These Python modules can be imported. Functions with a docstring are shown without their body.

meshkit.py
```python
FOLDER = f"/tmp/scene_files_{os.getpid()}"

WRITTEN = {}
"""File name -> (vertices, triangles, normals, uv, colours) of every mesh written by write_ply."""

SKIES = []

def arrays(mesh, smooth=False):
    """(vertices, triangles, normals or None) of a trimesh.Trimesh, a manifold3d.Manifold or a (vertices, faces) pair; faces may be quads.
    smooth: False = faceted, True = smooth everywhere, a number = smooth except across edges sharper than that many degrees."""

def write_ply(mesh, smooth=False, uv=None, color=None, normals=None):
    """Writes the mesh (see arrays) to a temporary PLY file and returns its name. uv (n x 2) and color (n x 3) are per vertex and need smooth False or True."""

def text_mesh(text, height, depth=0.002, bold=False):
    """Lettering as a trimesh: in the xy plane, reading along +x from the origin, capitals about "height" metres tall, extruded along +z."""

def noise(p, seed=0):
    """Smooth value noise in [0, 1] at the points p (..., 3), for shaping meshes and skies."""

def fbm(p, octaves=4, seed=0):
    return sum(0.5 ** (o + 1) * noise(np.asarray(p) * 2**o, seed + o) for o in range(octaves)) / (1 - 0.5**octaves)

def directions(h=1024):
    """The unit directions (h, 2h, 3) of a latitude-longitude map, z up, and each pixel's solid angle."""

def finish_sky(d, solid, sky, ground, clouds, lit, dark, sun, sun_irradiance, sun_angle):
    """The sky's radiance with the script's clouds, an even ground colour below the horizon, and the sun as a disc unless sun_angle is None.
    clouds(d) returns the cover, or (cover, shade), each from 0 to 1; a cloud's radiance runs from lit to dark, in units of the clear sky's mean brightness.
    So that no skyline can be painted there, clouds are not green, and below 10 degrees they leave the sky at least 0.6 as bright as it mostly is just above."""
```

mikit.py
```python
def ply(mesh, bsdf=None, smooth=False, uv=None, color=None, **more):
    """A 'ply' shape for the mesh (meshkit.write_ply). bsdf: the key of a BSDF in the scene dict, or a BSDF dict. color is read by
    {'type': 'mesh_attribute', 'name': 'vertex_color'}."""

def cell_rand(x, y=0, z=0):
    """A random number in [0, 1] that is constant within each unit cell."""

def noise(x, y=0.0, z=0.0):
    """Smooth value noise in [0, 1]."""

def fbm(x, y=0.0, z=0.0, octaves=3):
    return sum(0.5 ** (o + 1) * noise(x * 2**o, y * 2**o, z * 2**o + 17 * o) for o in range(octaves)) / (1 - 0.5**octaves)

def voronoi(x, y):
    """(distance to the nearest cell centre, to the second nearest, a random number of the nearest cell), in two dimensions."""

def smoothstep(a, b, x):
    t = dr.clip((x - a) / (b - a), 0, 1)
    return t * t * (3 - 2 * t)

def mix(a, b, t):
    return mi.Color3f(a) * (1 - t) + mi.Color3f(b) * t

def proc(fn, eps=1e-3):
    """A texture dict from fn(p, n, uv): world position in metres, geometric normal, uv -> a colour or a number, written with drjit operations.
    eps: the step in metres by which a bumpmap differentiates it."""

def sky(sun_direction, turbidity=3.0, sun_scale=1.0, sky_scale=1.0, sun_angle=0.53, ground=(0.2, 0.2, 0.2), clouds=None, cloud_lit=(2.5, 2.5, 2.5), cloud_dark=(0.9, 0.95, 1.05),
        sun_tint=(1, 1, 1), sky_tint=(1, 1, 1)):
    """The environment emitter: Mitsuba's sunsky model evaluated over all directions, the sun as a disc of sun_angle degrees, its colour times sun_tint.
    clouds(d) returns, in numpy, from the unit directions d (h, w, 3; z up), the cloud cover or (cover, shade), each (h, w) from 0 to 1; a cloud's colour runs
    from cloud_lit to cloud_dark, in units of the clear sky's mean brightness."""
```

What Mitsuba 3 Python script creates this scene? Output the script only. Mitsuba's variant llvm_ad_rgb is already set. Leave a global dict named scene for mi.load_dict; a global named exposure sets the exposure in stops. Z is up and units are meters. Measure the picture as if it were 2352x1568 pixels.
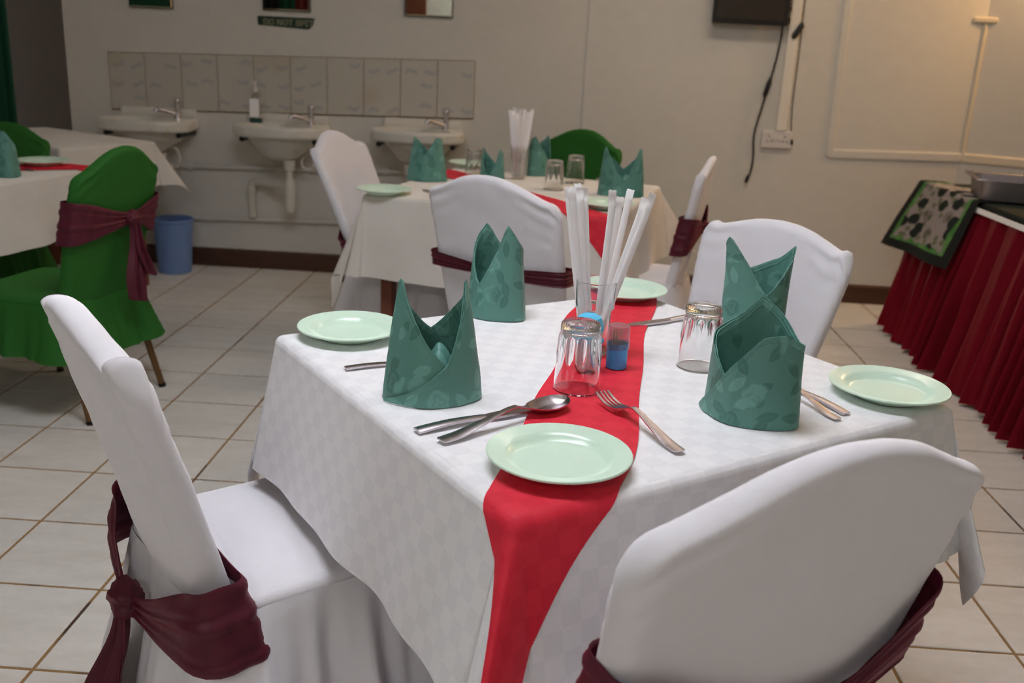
import math, random
import numpy as np, trimesh, mitsuba as mi, drjit as dr
import manifold3d as m3
from shapely.geometry import Polygon, Point, LineString, box as sbox
from shapely.ops import unary_union
import mikit, meshkit
from mikit import proc, noise as dnoise, fbm as dfbm, voronoi, cell_rand, smoothstep as dsmooth, mix

T = mi.ScalarTransform4f
PI = math.pi
rng = np.random.default_rng(7)
scene, labels = {}, {}

# ------------------------------------------------------------------ camera, lamps, exposure
CAM = np.array([1.034, -1.678, 1.301])
FWD = np.array([-0.03468, 0.95473, -0.29541])
UP = np.array([-0.0600, 0.2930, 0.9540])
scene['camera'] = {'type': 'thinlens', 'fov': 56.0435, 'fov_axis': 'x', 'near_clip': 0.05, 'far_clip': 60.0,
                   'aperture_radius': 0.0033, 'focus_distance': 1.66,
                   'to_world': T().look_at(origin=CAM.tolist(), target=(CAM + FWD).tolist(), up=UP.tolist())}
exposure = 0.0
# ceiling lamps: x, y, half length, half width, radiance (r, g, b)
CEILING_LAMPS = [(0.72, 0.00, 0.60, 0.30, (13.5, 13.8, 14.9)),
                 (2.0, 2.45, 0.60, 0.15, (10.6, 8.8, 7.2)),
                 (-0.9, 2.0, 0.60, 0.15, (0.8, 0.75, 0.7)),
                 (0.2, -3.35, 0.60, 0.30, (12.4, 12.2, 12.4))]
WARM_BULB = (112.0, 64.0, 26.0)

# ------------------------------------------------------------------ helpers
_count = {}


def numbered(key):
    n = _count.get(key, 0)
    _count[key] = n + 1
    return key if n == 0 else f'{key}_{n:03d}'


def tag(key, label=None, cat=None, group=None, kind=None):
    d = labels.setdefault(key, {})
    for k, v in (('label', label), ('category', cat), ('group', group), ('kind', kind)):
        if v:
            d[k] = v
    return key


def thing(name, label, cat, group=None):
    return tag(numbered(name), label, cat, group)


def obj(name, mesh, bsdf, parent=None, smooth=35, uv=None, label=None, kind=None, color=None):
    key = numbered(f'{parent}__{name}' if parent else name)
    scene[key] = mikit.ply(mesh, bsdf, smooth=smooth, uv=uv, color=color)
    if label or kind:
        tag(key, label, kind=kind)
    return key


def TM(v, f):
    return trimesh.Trimesh(np.asarray(v, float), np.asarray(f, int), process=False)


def grid(P, wrap_u=False, wrap_v=False):
    """Mesh of a point grid P (n, m, 3)."""
    n, m = P.shape[:2]
    i = np.arange(n if wrap_u else n - 1)
    j = np.arange(m if wrap_v else m - 1)
    I, J = np.meshgrid(i, j, indexing='ij')
    I2, J2 = (I + 1) % n, (J + 1) % m
    q = np.stack([I * m + J, I2 * m + J, I2 * m + J2, I * m + J2], -1).reshape(-1, 4)
    return TM(P.reshape(-1, 3), np.vstack([q[:, [0, 1, 2]], q[:, [0, 2, 3]]]))


def cat(*ms):
    return trimesh.util.concatenate([m if isinstance(m, trimesh.Trimesh) else man(m) for m in ms])


def man(m):
    mm = m.to_mesh()
    return TM(mm.vert_properties[:, :3], mm.tri_verts)


def sheet(P, th=0.0015):
    """A cloth sheet with thickness from the point grid P."""
    du = np.gradient(P, axis=0)
    dv = np.gradient(P, axis=1)
    n = np.cross(du, dv)
    n /= np.linalg.norm(n, axis=-1, keepdims=True) + 1e-12
    A, B = P + n * th / 2, P - n * th / 2
    n0, m0 = P.shape[:2]
    a, b = grid(A), grid(B)
    b.faces = b.faces[:, ::-1]
    ring = [(i, 0) for i in range(n0)] + [(n0 - 1, j) for j in range(1, m0)] + [(i, m0 - 1) for i in range(n0 - 2, -1, -1)] + [(0, j) for j in range(m0 - 2, 0, -1)]
    idx = np.array([i * m0 + j for i, j in ring])
    nx = np.roll(idx, -1)
    off = n0 * m0
    side = np.vstack([np.stack([idx, idx + off, nx + off], 1), np.stack([idx, nx + off, nx], 1)])
    return TM(np.vstack([a.vertices, b.vertices]), np.vstack([a.faces, b.faces + off, side]))


def rbox(sx, sy, sz, r=0.004, c=(0, 0, 0), seg=8):
    """Rounded box as the hull of spheres (size sx, sy, sz, centred at c)."""
    r = min(r, sx / 2.01, sy / 2.01, sz / 2.01)
    s = m3.Manifold.sphere(r, seg)
    pts = [s.translate((c[0] + a * (sx / 2 - r), c[1] + b * (sy / 2 - r), c[2] + d * (sz / 2 - r))) for a in (-1, 1) for b in (-1, 1) for d in (-1, 1)]
    return man(m3.Manifold.batch_hull(pts))


def lathe(profile, n=48, axis_close=True):
    p = np.asarray(profile, float)
    th = np.arange(n) * 2 * PI / n
    P = np.stack([p[:, 0][:, None] * np.cos(th), p[:, 0][:, None] * np.sin(th), np.repeat(p[:, 1][:, None], n, 1)], -1)
    g = grid(P, wrap_v=True)
    g.merge_vertices()
    g.update_faces(g.nondegenerate_faces())
    g.faces = g.faces[:, ::-1]
    return g


def tube(pts, r, n=10, caps=True):
    p = np.asarray(pts, float)
    r = np.broadcast_to(np.asarray(r, float), (len(p),))
    t = np.gradient(p, axis=0)
    t /= np.linalg.norm(t, axis=1, keepdims=True) + 1e-12
    ref = np.array([0.31, 0.57, 0.76]) if abs(t[0] @ np.array([0.31, 0.57, 0.76])) < 0.95 else np.array([1.0, 0, 0])
    A = []
    a = np.cross(t[0], ref)
    for k in range(len(p)):
        a = a - t[k] * (a @ t[k])
        a /= np.linalg.norm(a) + 1e-12
        A.append(a.copy())
    A = np.array(A)
    B = np.cross(t, A)
    th = np.arange(n) * 2 * PI / n
    P = p[:, None] + r[:, None, None] * (np.cos(th)[None, :, None] * A[:, None] + np.sin(th)[None, :, None] * B[:, None])
    if caps:
        P = np.concatenate([np.repeat(p[:1, None], n, 1), P, np.repeat(p[-1:, None], n, 1)], 0)
    g = grid(P, wrap_v=True)
    g.faces = g.faces[:, ::-1]
    return g


def bez(pts, n=24):
    """Smooth curve through points (Catmull-Rom)."""
    p = np.asarray(pts, float)
    q = np.vstack([2 * p[0] - p[1], p, 2 * p[-1] - p[-2]])
    out = []
    per = max(2, n // (len(p) - 1))
    for i in range(len(p) - 1):
        t = np.linspace(0, 1, per, endpoint=False)[:, None]
        a, b, c, d = q[i], q[i + 1], q[i + 2], q[i + 3]
        out.append(0.5 * (2 * b + (c - a) * t + (2 * a - 5 * b + 4 * c - d) * t**2 + (-a + 3 * b - 3 * c + d) * t**3))
    return np.vstack(out + [p[-1:]])


def extrude(poly, h):
    return trimesh.creation.extrude_polygon(poly, h, engine='earcut')


def place(m, x=0, y=0, z=0, rz=0.0, rx=0.0, ry=0.0):
    """Copy of the mesh turned (degrees: about x, y, then z) and moved."""
    m = m.copy()
    R = trimesh.transformations.euler_matrix(math.radians(rx), math.radians(ry), math.radians(rz))
    m.apply_transform(R)
    m.apply_translation((x, y, z))
    return m


def sstep(a, b, x):
    t = np.clip((np.asarray(x, float) - a) / (b - a), 0, 1)
    return t * t * (3 - 2 * t)


def interp_smooth(x, xs, ys):
    from scipy.interpolate import PchipInterpolator
    return PchipInterpolator(xs, ys)(x)


# ------------------------------------------------------------------ materials
def mat(name, color, rough=0.7, spec=0.3, metal=0.0, sheen=0.0, clear=0.0, **kw):
    c = color if isinstance(color, dict) else {'type': 'rgb', 'value': list(color)}
    d = {'type': 'principled', 'base_color': c, 'roughness': rough, 'specular': spec, **kw}
    if metal:
        d['metallic'] = metal
    if sheen:
        d['sheen'] = sheen
    if clear:
        d['clearcoat'] = clear
        d['clearcoat_gloss'] = 0.9
    scene[name] = {'type': 'twosided', 'bsdf': d}
    return name


def checker(c0, c1, s):
    def fn(p, n, uv):
        k = dr.floor(uv.x / s) + dr.floor(uv.y / s)
        odd = k - 2 * dr.floor(k / 2)
        thread = 0.97 + 0.06 * dnoise(uv.x * 900, uv.y * 900)
        return mix(c0, c1, odd) * thread
    return proc(fn)


def damask(c0, c1, s=0.075):
    """Woven roses with leaf sprays, a little lighter or darker than the ground."""
    def fn(p, n, uv):
        out = mi.Float(0)
        for layer, sc in ((0, 1.0), (1, 0.58)):
            x, y = uv.x / (s * sc) + 7.3 * layer, uv.y / (s * sc) + 3.1 * layer
            for a in (-1, 0, 1):
                for b in (-1, 0, 1):
                    cx, cy = dr.floor(x) + a, dr.floor(y) + b
                    dx = x - (cx + 0.5 + 0.8 * (cell_rand(cx, cy, 1 + layer) - 0.5))
                    dy = y - (cy + 0.5 + 0.8 * (cell_rand(cx, cy, 5 + layer) - 0.5))
                    r = dr.sqrt(dx * dx + dy * dy)
                    w = 6.28 * cell_rand(cx, cy, 9 + layer)
                    th = dr.atan2(dy, dx) + w
                    if layer == 0:
                        pet = 0.30 * (0.82 + 0.18 * dr.abs(dr.sin(2.5 * th)))
                        rings = 0.70 + 0.30 * dr.cos(30 * r + 1.5 * dr.sin(3 * th))
                        sgn = 1.0
                    else:
                        lx = dx * dr.cos(w) + dy * dr.sin(w)
                        ly = dy * dr.cos(w) - dx * dr.sin(w)
                        leaf = 0.22 * (1 - dr.square(lx / 0.46)) - dr.abs(ly)
                        pet = dr.select(leaf > 0, r + dr.minimum(leaf, 0.04), 0)
                        rings = 1 - 0.5 * dsmooth(0.02, 0.0, dr.abs(ly))
                    ins = dsmooth(0.0, 0.035, pet - r) * dr.select(cell_rand(cx, cy, 13 + layer) > 0.30, 1.0, 0.0)
                    out = dr.maximum(out, ins * rings)
        dark = dsmooth(0.45, 0.55, dfbm(uv.x * 14, uv.y * 14))
        thread = 0.94 + 0.12 * dnoise(uv.x * 1300, uv.y * 1300)
        ground = mix(c0, c1, 0.45)
        return mix(ground, mix(c1, c0, dark), out) * thread
    return proc(fn)


mat('tablecloth_weave', checker((0.735, 0.735, 0.75), (0.775, 0.775, 0.785), 0.033), 0.55, 0.25, sheen=0.2)
mat('plain_tablecloth', proc(lambda p, n, uv: mix((0.62, 0.58, 0.53), (0.70, 0.67, 0.62), dfbm(uv.x * 9, uv.y * 9))), 0.75, 0.15)
mat('white_cover', (0.74, 0.73, 0.765), 0.75, 0.15, sheen=0.3)
mat('green_cover', (0.020, 0.118, 0.017), 0.7, 0.2, sheen=0.4, sheen_tint=1.0)
mat('maroon_satin', proc(lambda p, n, uv: mix((0.060, 0.007, 0.017), (0.105, 0.012, 0.026), dfbm(p.x * 60, p.y * 60, p.z * 20))), 0.5, 0.3, sheen=0.5, sheen_tint=1.0)
mat('teal_damask', damask((0.064, 0.190, 0.153), (0.145, 0.345, 0.292)), 0.45, 0.35, sheen=0.3)
mat('runner_red', checker((0.62, 0.022, 0.044), (0.66, 0.027, 0.050), 0.033), 0.6, 0.2, sheen=0.2)
mat('mint_melamine', proc(lambda p, n, uv: mix((0.57, 0.755, 0.615), (0.60, 0.76, 0.62), dfbm(p.x * 30, p.y * 30))), 0.22, 0.5)
scene['steel'] = {'type': 'twosided', 'bsdf': {'type': 'roughconductor', 'material': 'Cr', 'alpha': 0.16, 'specular_reflectance': {'type': 'rgb', 'value': [0.88, 0.86, 0.84]}}}
scene['chrome'] = {'type': 'twosided', 'bsdf': {'type': 'roughconductor', 'material': 'Cr', 'alpha': 0.08}}
scene['pan_steel'] = {'type': 'twosided', 'bsdf': {'type': 'roughconductor', 'material': 'Cr', 'alpha': 0.22, 'specular_reflectance': {'type': 'rgb', 'value': [0.55, 0.54, 0.54]}}}
scene['mirror_glass'] = {'type': 'twosided', 'bsdf': {'type': 'conductor', 'material': 'Ag', 'specular_reflectance': {'type': 'rgb', 'value': [0.60, 0.63, 0.58]}}}
scene['clear_glass'] = {'type': 'dielectric', 'int_ior': 1.5, 'ext_ior': 1.0}
mat('straw_paper', (0.88, 0.88, 0.88), 0.7, 0.2)
mat('ceramic', proc(lambda p, n, uv: mix((0.62, 0.60, 0.54), (0.50, 0.44, 0.34), dsmooth(0.58, 0.8, dfbm(p.x * 14, p.y * 14, p.z * 14)))), 0.2, 0.5)
mat('pvc', (0.60, 0.57, 0.50), 0.4, 0.4)
mat('painted_pipe', (0.55, 0.53, 0.49), 0.5, 0.3)
mat('black_plastic', (0.012, 0.011, 0.010), 0.4, 0.4)
mat('dark_screen', (0.03, 0.024, 0.02), 0.25, 0.5)
mat('white_plastic', (0.62, 0.58, 0.55), 0.4, 0.4)
mat('cap_blue', (0.10, 0.52, 0.80), 0.35, 0.4)
mat('deep_blue', (0.06, 0.36, 0.78), 0.35, 0.4)
mat('salt_white', proc(lambda p, n, uv: mix((0.72, 0.70, 0.74), (0.85, 0.83, 0.83), dfbm(p.x * 200, p.y * 200, p.z * 200))), 0.5, 0.3)
scene['frosted_cap'] = {'type': 'principledthin', 'base_color': {'type': 'rgb', 'value': [0.80, 0.83, 0.88]}, 'roughness': 0.22, 'spec_trans': 0.85, 'diff_trans': 1.0, 'eta': 1.3}
mat('toothpick_wood', (0.62, 0.42, 0.20), 0.8, 0.1)
mat('bucket_blue', (0.16, 0.26, 0.50), 0.45, 0.3)
mat('brown_skirting', proc(lambda p, n, uv: mix((0.055, 0.022, 0.014), (0.085, 0.038, 0.024), dfbm(p.x * 9, p.y * 9, p.z * 40))), 0.35, 0.4)
mat('table_wood', proc(lambda p, n, uv: mix((0.12, 0.035, 0.02), (0.20, 0.07, 0.04), dfbm(p.x * 40, p.y * 40, p.z * 4))), 0.5, 0.3)
mat('door_wood', (0.13, 0.04, 0.02), 0.5, 0.3)
mat('bronze_leg', (0.16, 0.085, 0.035), 0.45, 0.4, metal=0.6)
mat('rubber', (0.015, 0.013, 0.012), 0.8, 0.1)
mat('red_satin', proc(lambda p, n, uv: mix((0.070, 0.003, 0.007), (0.150, 0.006, 0.014), dfbm(p.y * 12, p.z * 2, p.x * 8))), 0.40, 0.22, sheen=0.35, sheen_tint=1.0, spec_tint=0.9)
mat('dark_cloth', (0.016, 0.022, 0.018), 0.8, 0.15)
mat('curtain_green', (0.012, 0.075, 0.040), 0.7, 0.2)
mat('curtain_red', (0.17, 0.03, 0.03), 0.7, 0.2)
mat('sign_green', (0.006, 0.030, 0.014), 0.4, 0.4)
mat('sign_letter', (0.25, 0.25, 0.17), 0.6, 0.2)
mat('moulding_cream', (0.66, 0.58, 0.45), 0.5, 0.3)
mat('trunking_cream', (0.74, 0.69, 0.60), 0.4, 0.4)
mat('lamp_housing', (0.8, 0.8, 0.8), 0.5, 0.3)


def wall_fn(p, n, uv):
    k = dfbm(p.x * 1.7, p.y * 1.7, p.z * 1.7)
    s = dfbm(p.x * 23, p.y * 23, p.z * 23)
    return mix((0.57, 0.545, 0.49), (0.63, 0.61, 0.56), k) * (0.97 + 0.06 * s)


mat('wall_paint', proc(wall_fn), 0.65, 0.25)
mat('recess_paint', (0.50, 0.45, 0.42), 0.8, 0.2)
mat('ceiling_paint', (0.72, 0.70, 0.66), 0.9, 0.1)


def tile_fn(k):
    def fn(p, n, uv):
        a = dfbm(p.x * 5 + 13 * k, p.y * 22 + 7 * k, 0)
        b = dfbm(p.x * 40, p.y * 70, k)
        base = mix((0.56, 0.535, 0.485), (0.66, 0.64, 0.60), a)
        return base * (0.95 + 0.1 * b) * (1.0 - 0.03 * k)
    return proc(fn)


for k in range(3):
    mat(f'floor_tile_{k}', tile_fn(k), 0.5, 0.3)
mat('grout', proc(lambda p, n, uv: mix((0.27, 0.165, 0.075), (0.07, 0.045, 0.03), dsmooth(0.55, 0.75, dfbm(p.x * 9, p.y * 9)))), 0.9, 0.1)


def splash_fn(p, n, uv):
    x, y = uv.x * 4, uv.y * 6
    cx, cy = dr.floor(x), dr.floor(y)
    dx = x - cx - 0.5 - 0.4 * (cell_rand(cx, cy, 5) - 0.5)
    dy = y - cy - 0.5 - 0.4 * (cell_rand(cx, cy, 6) - 0.5)
    on = cell_rand(cx, cy, 7) > 0.35
    w = dy + 0.07 * dr.sin(dx * 8 + 6 * cell_rand(cx, cy, 8)) - 0.12 * dx
    m = dr.select(on, dsmooth(0.16, 0.04, dr.abs(w)) * dsmooth(0.42, 0.2, dr.abs(dx)), 0)
    stain = dsmooth(0.5, 0.75, dfbm(p.x * 4, p.z * 5)) * 0.35
    return mix(mix((0.50, 0.47, 0.41), (0.33, 0.345, 0.37), 0.6 * m), (0.42, 0.33, 0.20), stain)


mat('splash_tile', proc(splash_fn), 0.18, 0.5)
mat('dirty_joint', (0.22, 0.15, 0.09), 0.9, 0.1)


def overlay_fn(p, n, uv):
    u, v = uv.x, uv.y                      # 0..1 across, 0..1 down
    e = dr.minimum(dr.minimum(u, 1 - u), 1 - v)
    f1, f2, r = voronoi(u * 5.5, v * 6.0)
    g1, g2, r2 = voronoi(u * 9 + 3, v * 9)
    blob = dsmooth(0.46, 0.36, f1 + 0.12 * dnoise(u * 30, v * 30))
    pale = mix((0.27, 0.235, 0.225), (0.13, 0.14, 0.085), dsmooth(0.3, 0.2, g1))
    body = mix(pale, (0.010, 0.016, 0.014), blob * dr.select(r > 0.22, 1.0, 0.35))
    green = mix((0.04, 0.16, 0.035), (0.10, 0.26, 0.06), dnoise(u * 20, v * 20))
    c = mix(green, body, dsmooth(0.135, 0.175, e + 0.05 * dnoise(u * 14, v * 14)))
    c = mix((0.010, 0.013, 0.012), c, dsmooth(0.088, 0.096, e))
    return c


mat('printed_cotton', proc(overlay_fn), 0.75, 0.2)

# ------------------------------------------------------------------ the setting
YW = 3.66          # back wall
XL, XR, YF, ZC = -3.2, 4.0, -4.0, 2.75
TILE = 0.31


def struct(name, mesh, m, smooth=False, **kw):
    k = obj(name, mesh, m, smooth=smooth, **kw)
    return tag(k, kind='structure')


def bx(x0, x1, y0, y1, z0, z1):
    m = trimesh.creation.box((x1 - x0, y1 - y0, z1 - z0))
    m.apply_translation(((x0 + x1) / 2, (y0 + y1) / 2, (z0 + z1) / 2))
    return m


struct('floor', bx(XL - .1, XR + .1, YF - .1, 5.1, -0.08, -0.003), 'grout')


def floor_tile(w):
    g, b = 0.0042, 0.0022
    a0, a1 = g, w - g
    lo = np.array([[a0, a0, -.01], [a1, a0, -.01], [a1, a1, -.01], [a0, a1, -.01]])
    mid = lo + [0, 0, 0.0085]
    hi = np.array([[a0 + b, a0 + b, 0], [a1 - b, a0 + b, 0], [a1 - b, a1 - b, 0], [a0 + b, a1 - b, 0.0]])
    v = np.vstack([lo, mid, hi])
    f = []
    for k in range(4):
        n = (k + 1) % 4
        f += [[k, n, 4 + n], [k, 4 + n, 4 + k], [4 + k, 4 + n, 8 + n], [4 + k, 8 + n, 8 + k]]
    f += [[8, 9, 10], [8, 10, 11]]
    return TM(v, f)


tile_ply = [mikit.ply(floor_tile(TILE), f'floor_tile_{k}') for k in range(3)]
far_tiles = []
for j in range(-13, 12):
    for i in range(-11, 13):
        x, y = i * TILE, j * TILE
        if y > YW - 0.06:
            continue
        cut = min(1.0, (YW - .006 - y) / TILE)
        sunk = float(rng.uniform(-0.0006, 0))
        kind_ = int(rng.integers(3))
        half = 0.56 * (y + TILE + 1.68) + 0.25
        if y < -1.3 or x + TILE < 1.03 - half - .12 or x > 1.03 + half or x < -2.2 or x > 3.3:
            if XL < x + TILE and x < XR - .32:
                far_tiles.append(place(floor_tile(TILE), x, y, sunk))
            continue
        scene[numbered('floor__tile')] = {**tile_ply[kind_], 'to_world': T().translate([x, y, sunk]).scale([1, cut, 1])}
obj('tiles_beyond', cat(*far_tiles), 'floor_tile_0', 'floor', smooth=False, kind='stuff')

# back wall: left part, a slight step forward at x = 1.16, ends at the passage on the left
plan = Polygon([(-1.665, YW), (1.150, YW), (1.16, YW - 0.006), (3.2, YW - 0.006), (3.2, YW + 0.15), (-1.69, YW + 0.15)])
w = extrude(plan, ZC)
struct('wall_back', w, 'wall_paint')
struct('wall_recess', bx(XL, -1.4, 4.75, 4.85, 0, ZC), 'recess_paint')
w = extrude(Polygon([(3.2, YW - 0.006), (XR, 3.24), (XR + .1, 3.24), (XR + .1, YW + .15), (3.2, YW + .15)]), ZC)
struct('wall_corner', w, 'wall_paint')
struct('wall_right', bx(XR, XR + .1, YF, 3.24, 0, ZC), 'wall_paint')
struct('wall_left', bx(XL - .1, XL, YF, 4.85, 0, ZC), 'wall_paint')
struct('wall_front', bx(XL - .1, XR + .1, YF - .1, YF, 0, ZC), 'wall_paint')
struct('ceiling', bx(XL - .1, XR + .1, YF - .1, 4.9, ZC, ZC + .1), 'ceiling_paint')


def skirting(p0, p1, h=0.105, t=0.014):
    p0, p1 = np.array(p0, float), np.array(p1, float)
    L = np.linalg.norm(p1 - p0)
    prof = Polygon([(0, 0), (t, 0), (t, h - .012), (t - .008, h), (0, h)])
    m = extrude(prof, L)                     # profile in xy, along z
    M = np.eye(4)
    d = (p1 - p0) / L
    nrm = np.array([d[1], -d[0]])
    M[:3, 0] = [nrm[0], nrm[1], 0]
    M[:3, 1] = [0, 0, 1]
    M[:3, 2] = [d[0], d[1], 0]
    M[:3, 3] = [p0[0], p0[1], 0]
    m.apply_transform(M)
    if np.linalg.det(M[:3, :3]) < 0:
        m.invert()
    return m


struct('baseboard_back', cat(skirting((-1.66, YW), (1.158, YW)), skirting((1.158, YW - .006), (3.2, YW - .006))), 'brown_skirting')
struct('baseboard_right', skirting((3.2, YW - .006), (XR, 3.24)), 'brown_skirting')

# splashback: one row of ten printed wall tiles, laid slightly off level
SL = 0.024
for k in range(10):
    x0 = -1.43 + 0.2 * k
    g, d, b = 0.0016, 0.008, 0.002
    z0, z1 = 0.878 + SL * (x0 + .43), 1.178 + SL * (x0 + .43)
    xs, zs = (x0 + g, x0 + .2 - g), (z0 + g, z1 - g)
    back = np.array([[xs[0], 0, zs[0]], [xs[1], 0, zs[0] + .2 * SL], [xs[1], 0, zs[1] + .2 * SL], [xs[0], 0, zs[1]]])
    mid = back + [0, -d + .002, 0]
    c = back.mean(0)
    hi = c + (back - c) * [1 - .02, 1, 1 - .013] + [0, -d - float(rng.uniform(0, .0012)), 0]
    v = np.vstack([back, mid, hi])
    f = []
    for q in range(4):
        n = (q + 1) % 4
        f += [[q, n, 4 + n], [q, 4 + n, 4 + q], [4 + q, 4 + n, 8 + n], [4 + q, 8 + n, 8 + q]]
    f += [[8, 9, 10], [8, 10, 11]]
    m = TM(v + [0, YW - .001, 0], f)
    uv = np.stack([(m.vertices[:, 0] - x0) / .2 * .5 + .5 * k, (m.vertices[:, 2] - z0) / .3 * .5], 1)
    obj('tile', m, 'splash_tile', 'wall_back', smooth=False, uv=uv)
m = TM(np.array([[-1.432, 0, .872 - SL], [.572, 0, .872 + SL], [.572, 0, 1.180 + SL], [-1.432, 0, 1.180 - SL], [-1.432, -.003, .872 - SL], [.572, -.003, .872 + SL], [.572, -.003, 1.180 + SL], [-1.432, -.003, 1.180 - SL]]) + [0, YW, 0],
       [[4, 5, 6], [4, 6, 7], [0, 1, 5], [0, 5, 4], [1, 2, 6], [1, 6, 5], [2, 3, 7], [2, 7, 6], [3, 0, 4], [3, 4, 7]])
obj('tile_joint', m, 'dirty_joint', 'wall_back', smooth=False)

# panel mouldings on the right part of the wall
ym = YW - .006


def strip(p0, p1, wid, t, y=ym, nrm=None):
    p0, p1 = np.array(p0, float), np.array(p1, float)
    L = np.linalg.norm(p1 - p0)
    m = rbox(L, t, wid, min(t, wid) * .4)
    d = (p1 - p0) / L
    z = np.array([0, 0, 1.0]) if abs(d[2]) < .8 else np.array([1.0, 0, 0])
    n = np.cross(z, d)
    n /= np.linalg.norm(n)
    z = np.cross(d, n)
    M = np.eye(4)
    M[:3, 0], M[:3, 1], M[:3, 2], M[:3, 3] = d, n, z, (p0 + p1) / 2
    m.apply_transform(M)
    return m


struct('trim_1', strip((2.50, ym, .80), (2.46, ym, ZC), .045, .022), 'wall_paint')
struct('trim_2', strip((2.49, ym, .815), (3.2, ym, .83), .05, .022), 'wall_paint')
struct('trim_3', cat(strip((3.2, ym, .83), (4.0, 3.24, .83), .05, .022), strip((3.2, ym - .004, .82), (3.2, ym - .004, 1.53), .02, .016), strip((3.13, ym, 1.53), (3.25, ym - .02, 1.53), .03, .02)), 'moulding_cream')

# ceiling lamps
for k, (x, y, hx, hy, rad) in enumerate(CEILING_LAMPS):
    t = thing('ceiling_lamp', ['large square-cornered diffuser lamp on the ceiling over the nearest table', 'slim ceiling tube lamp towards the buffet side', 'slim ceiling tube lamp towards the washbasin side', 'slim ceiling tube lamp behind the nearest chairs'][k], 'lamp')
    obj('housing', bx(x - hx - .02, x + hx + .02, y - hy - .02, y + hy + .02, ZC - .05, ZC), 'lamp_housing', t, smooth=False)
    q = TM([[x - hx, y - hy, ZC - .052], [x + hx, y - hy, ZC - .052], [x + hx, y + hy, ZC - .052], [x - hx, y + hy, ZC - .052]], [[0, 2, 1], [0, 3, 2]])
    key = obj('diffuser', q, 'lamp_housing', t, smooth=False)
    scene[key]['emitter'] = {'type': 'area', 'radiance': {'type': 'rgb', 'value': list(rad)}}

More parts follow.
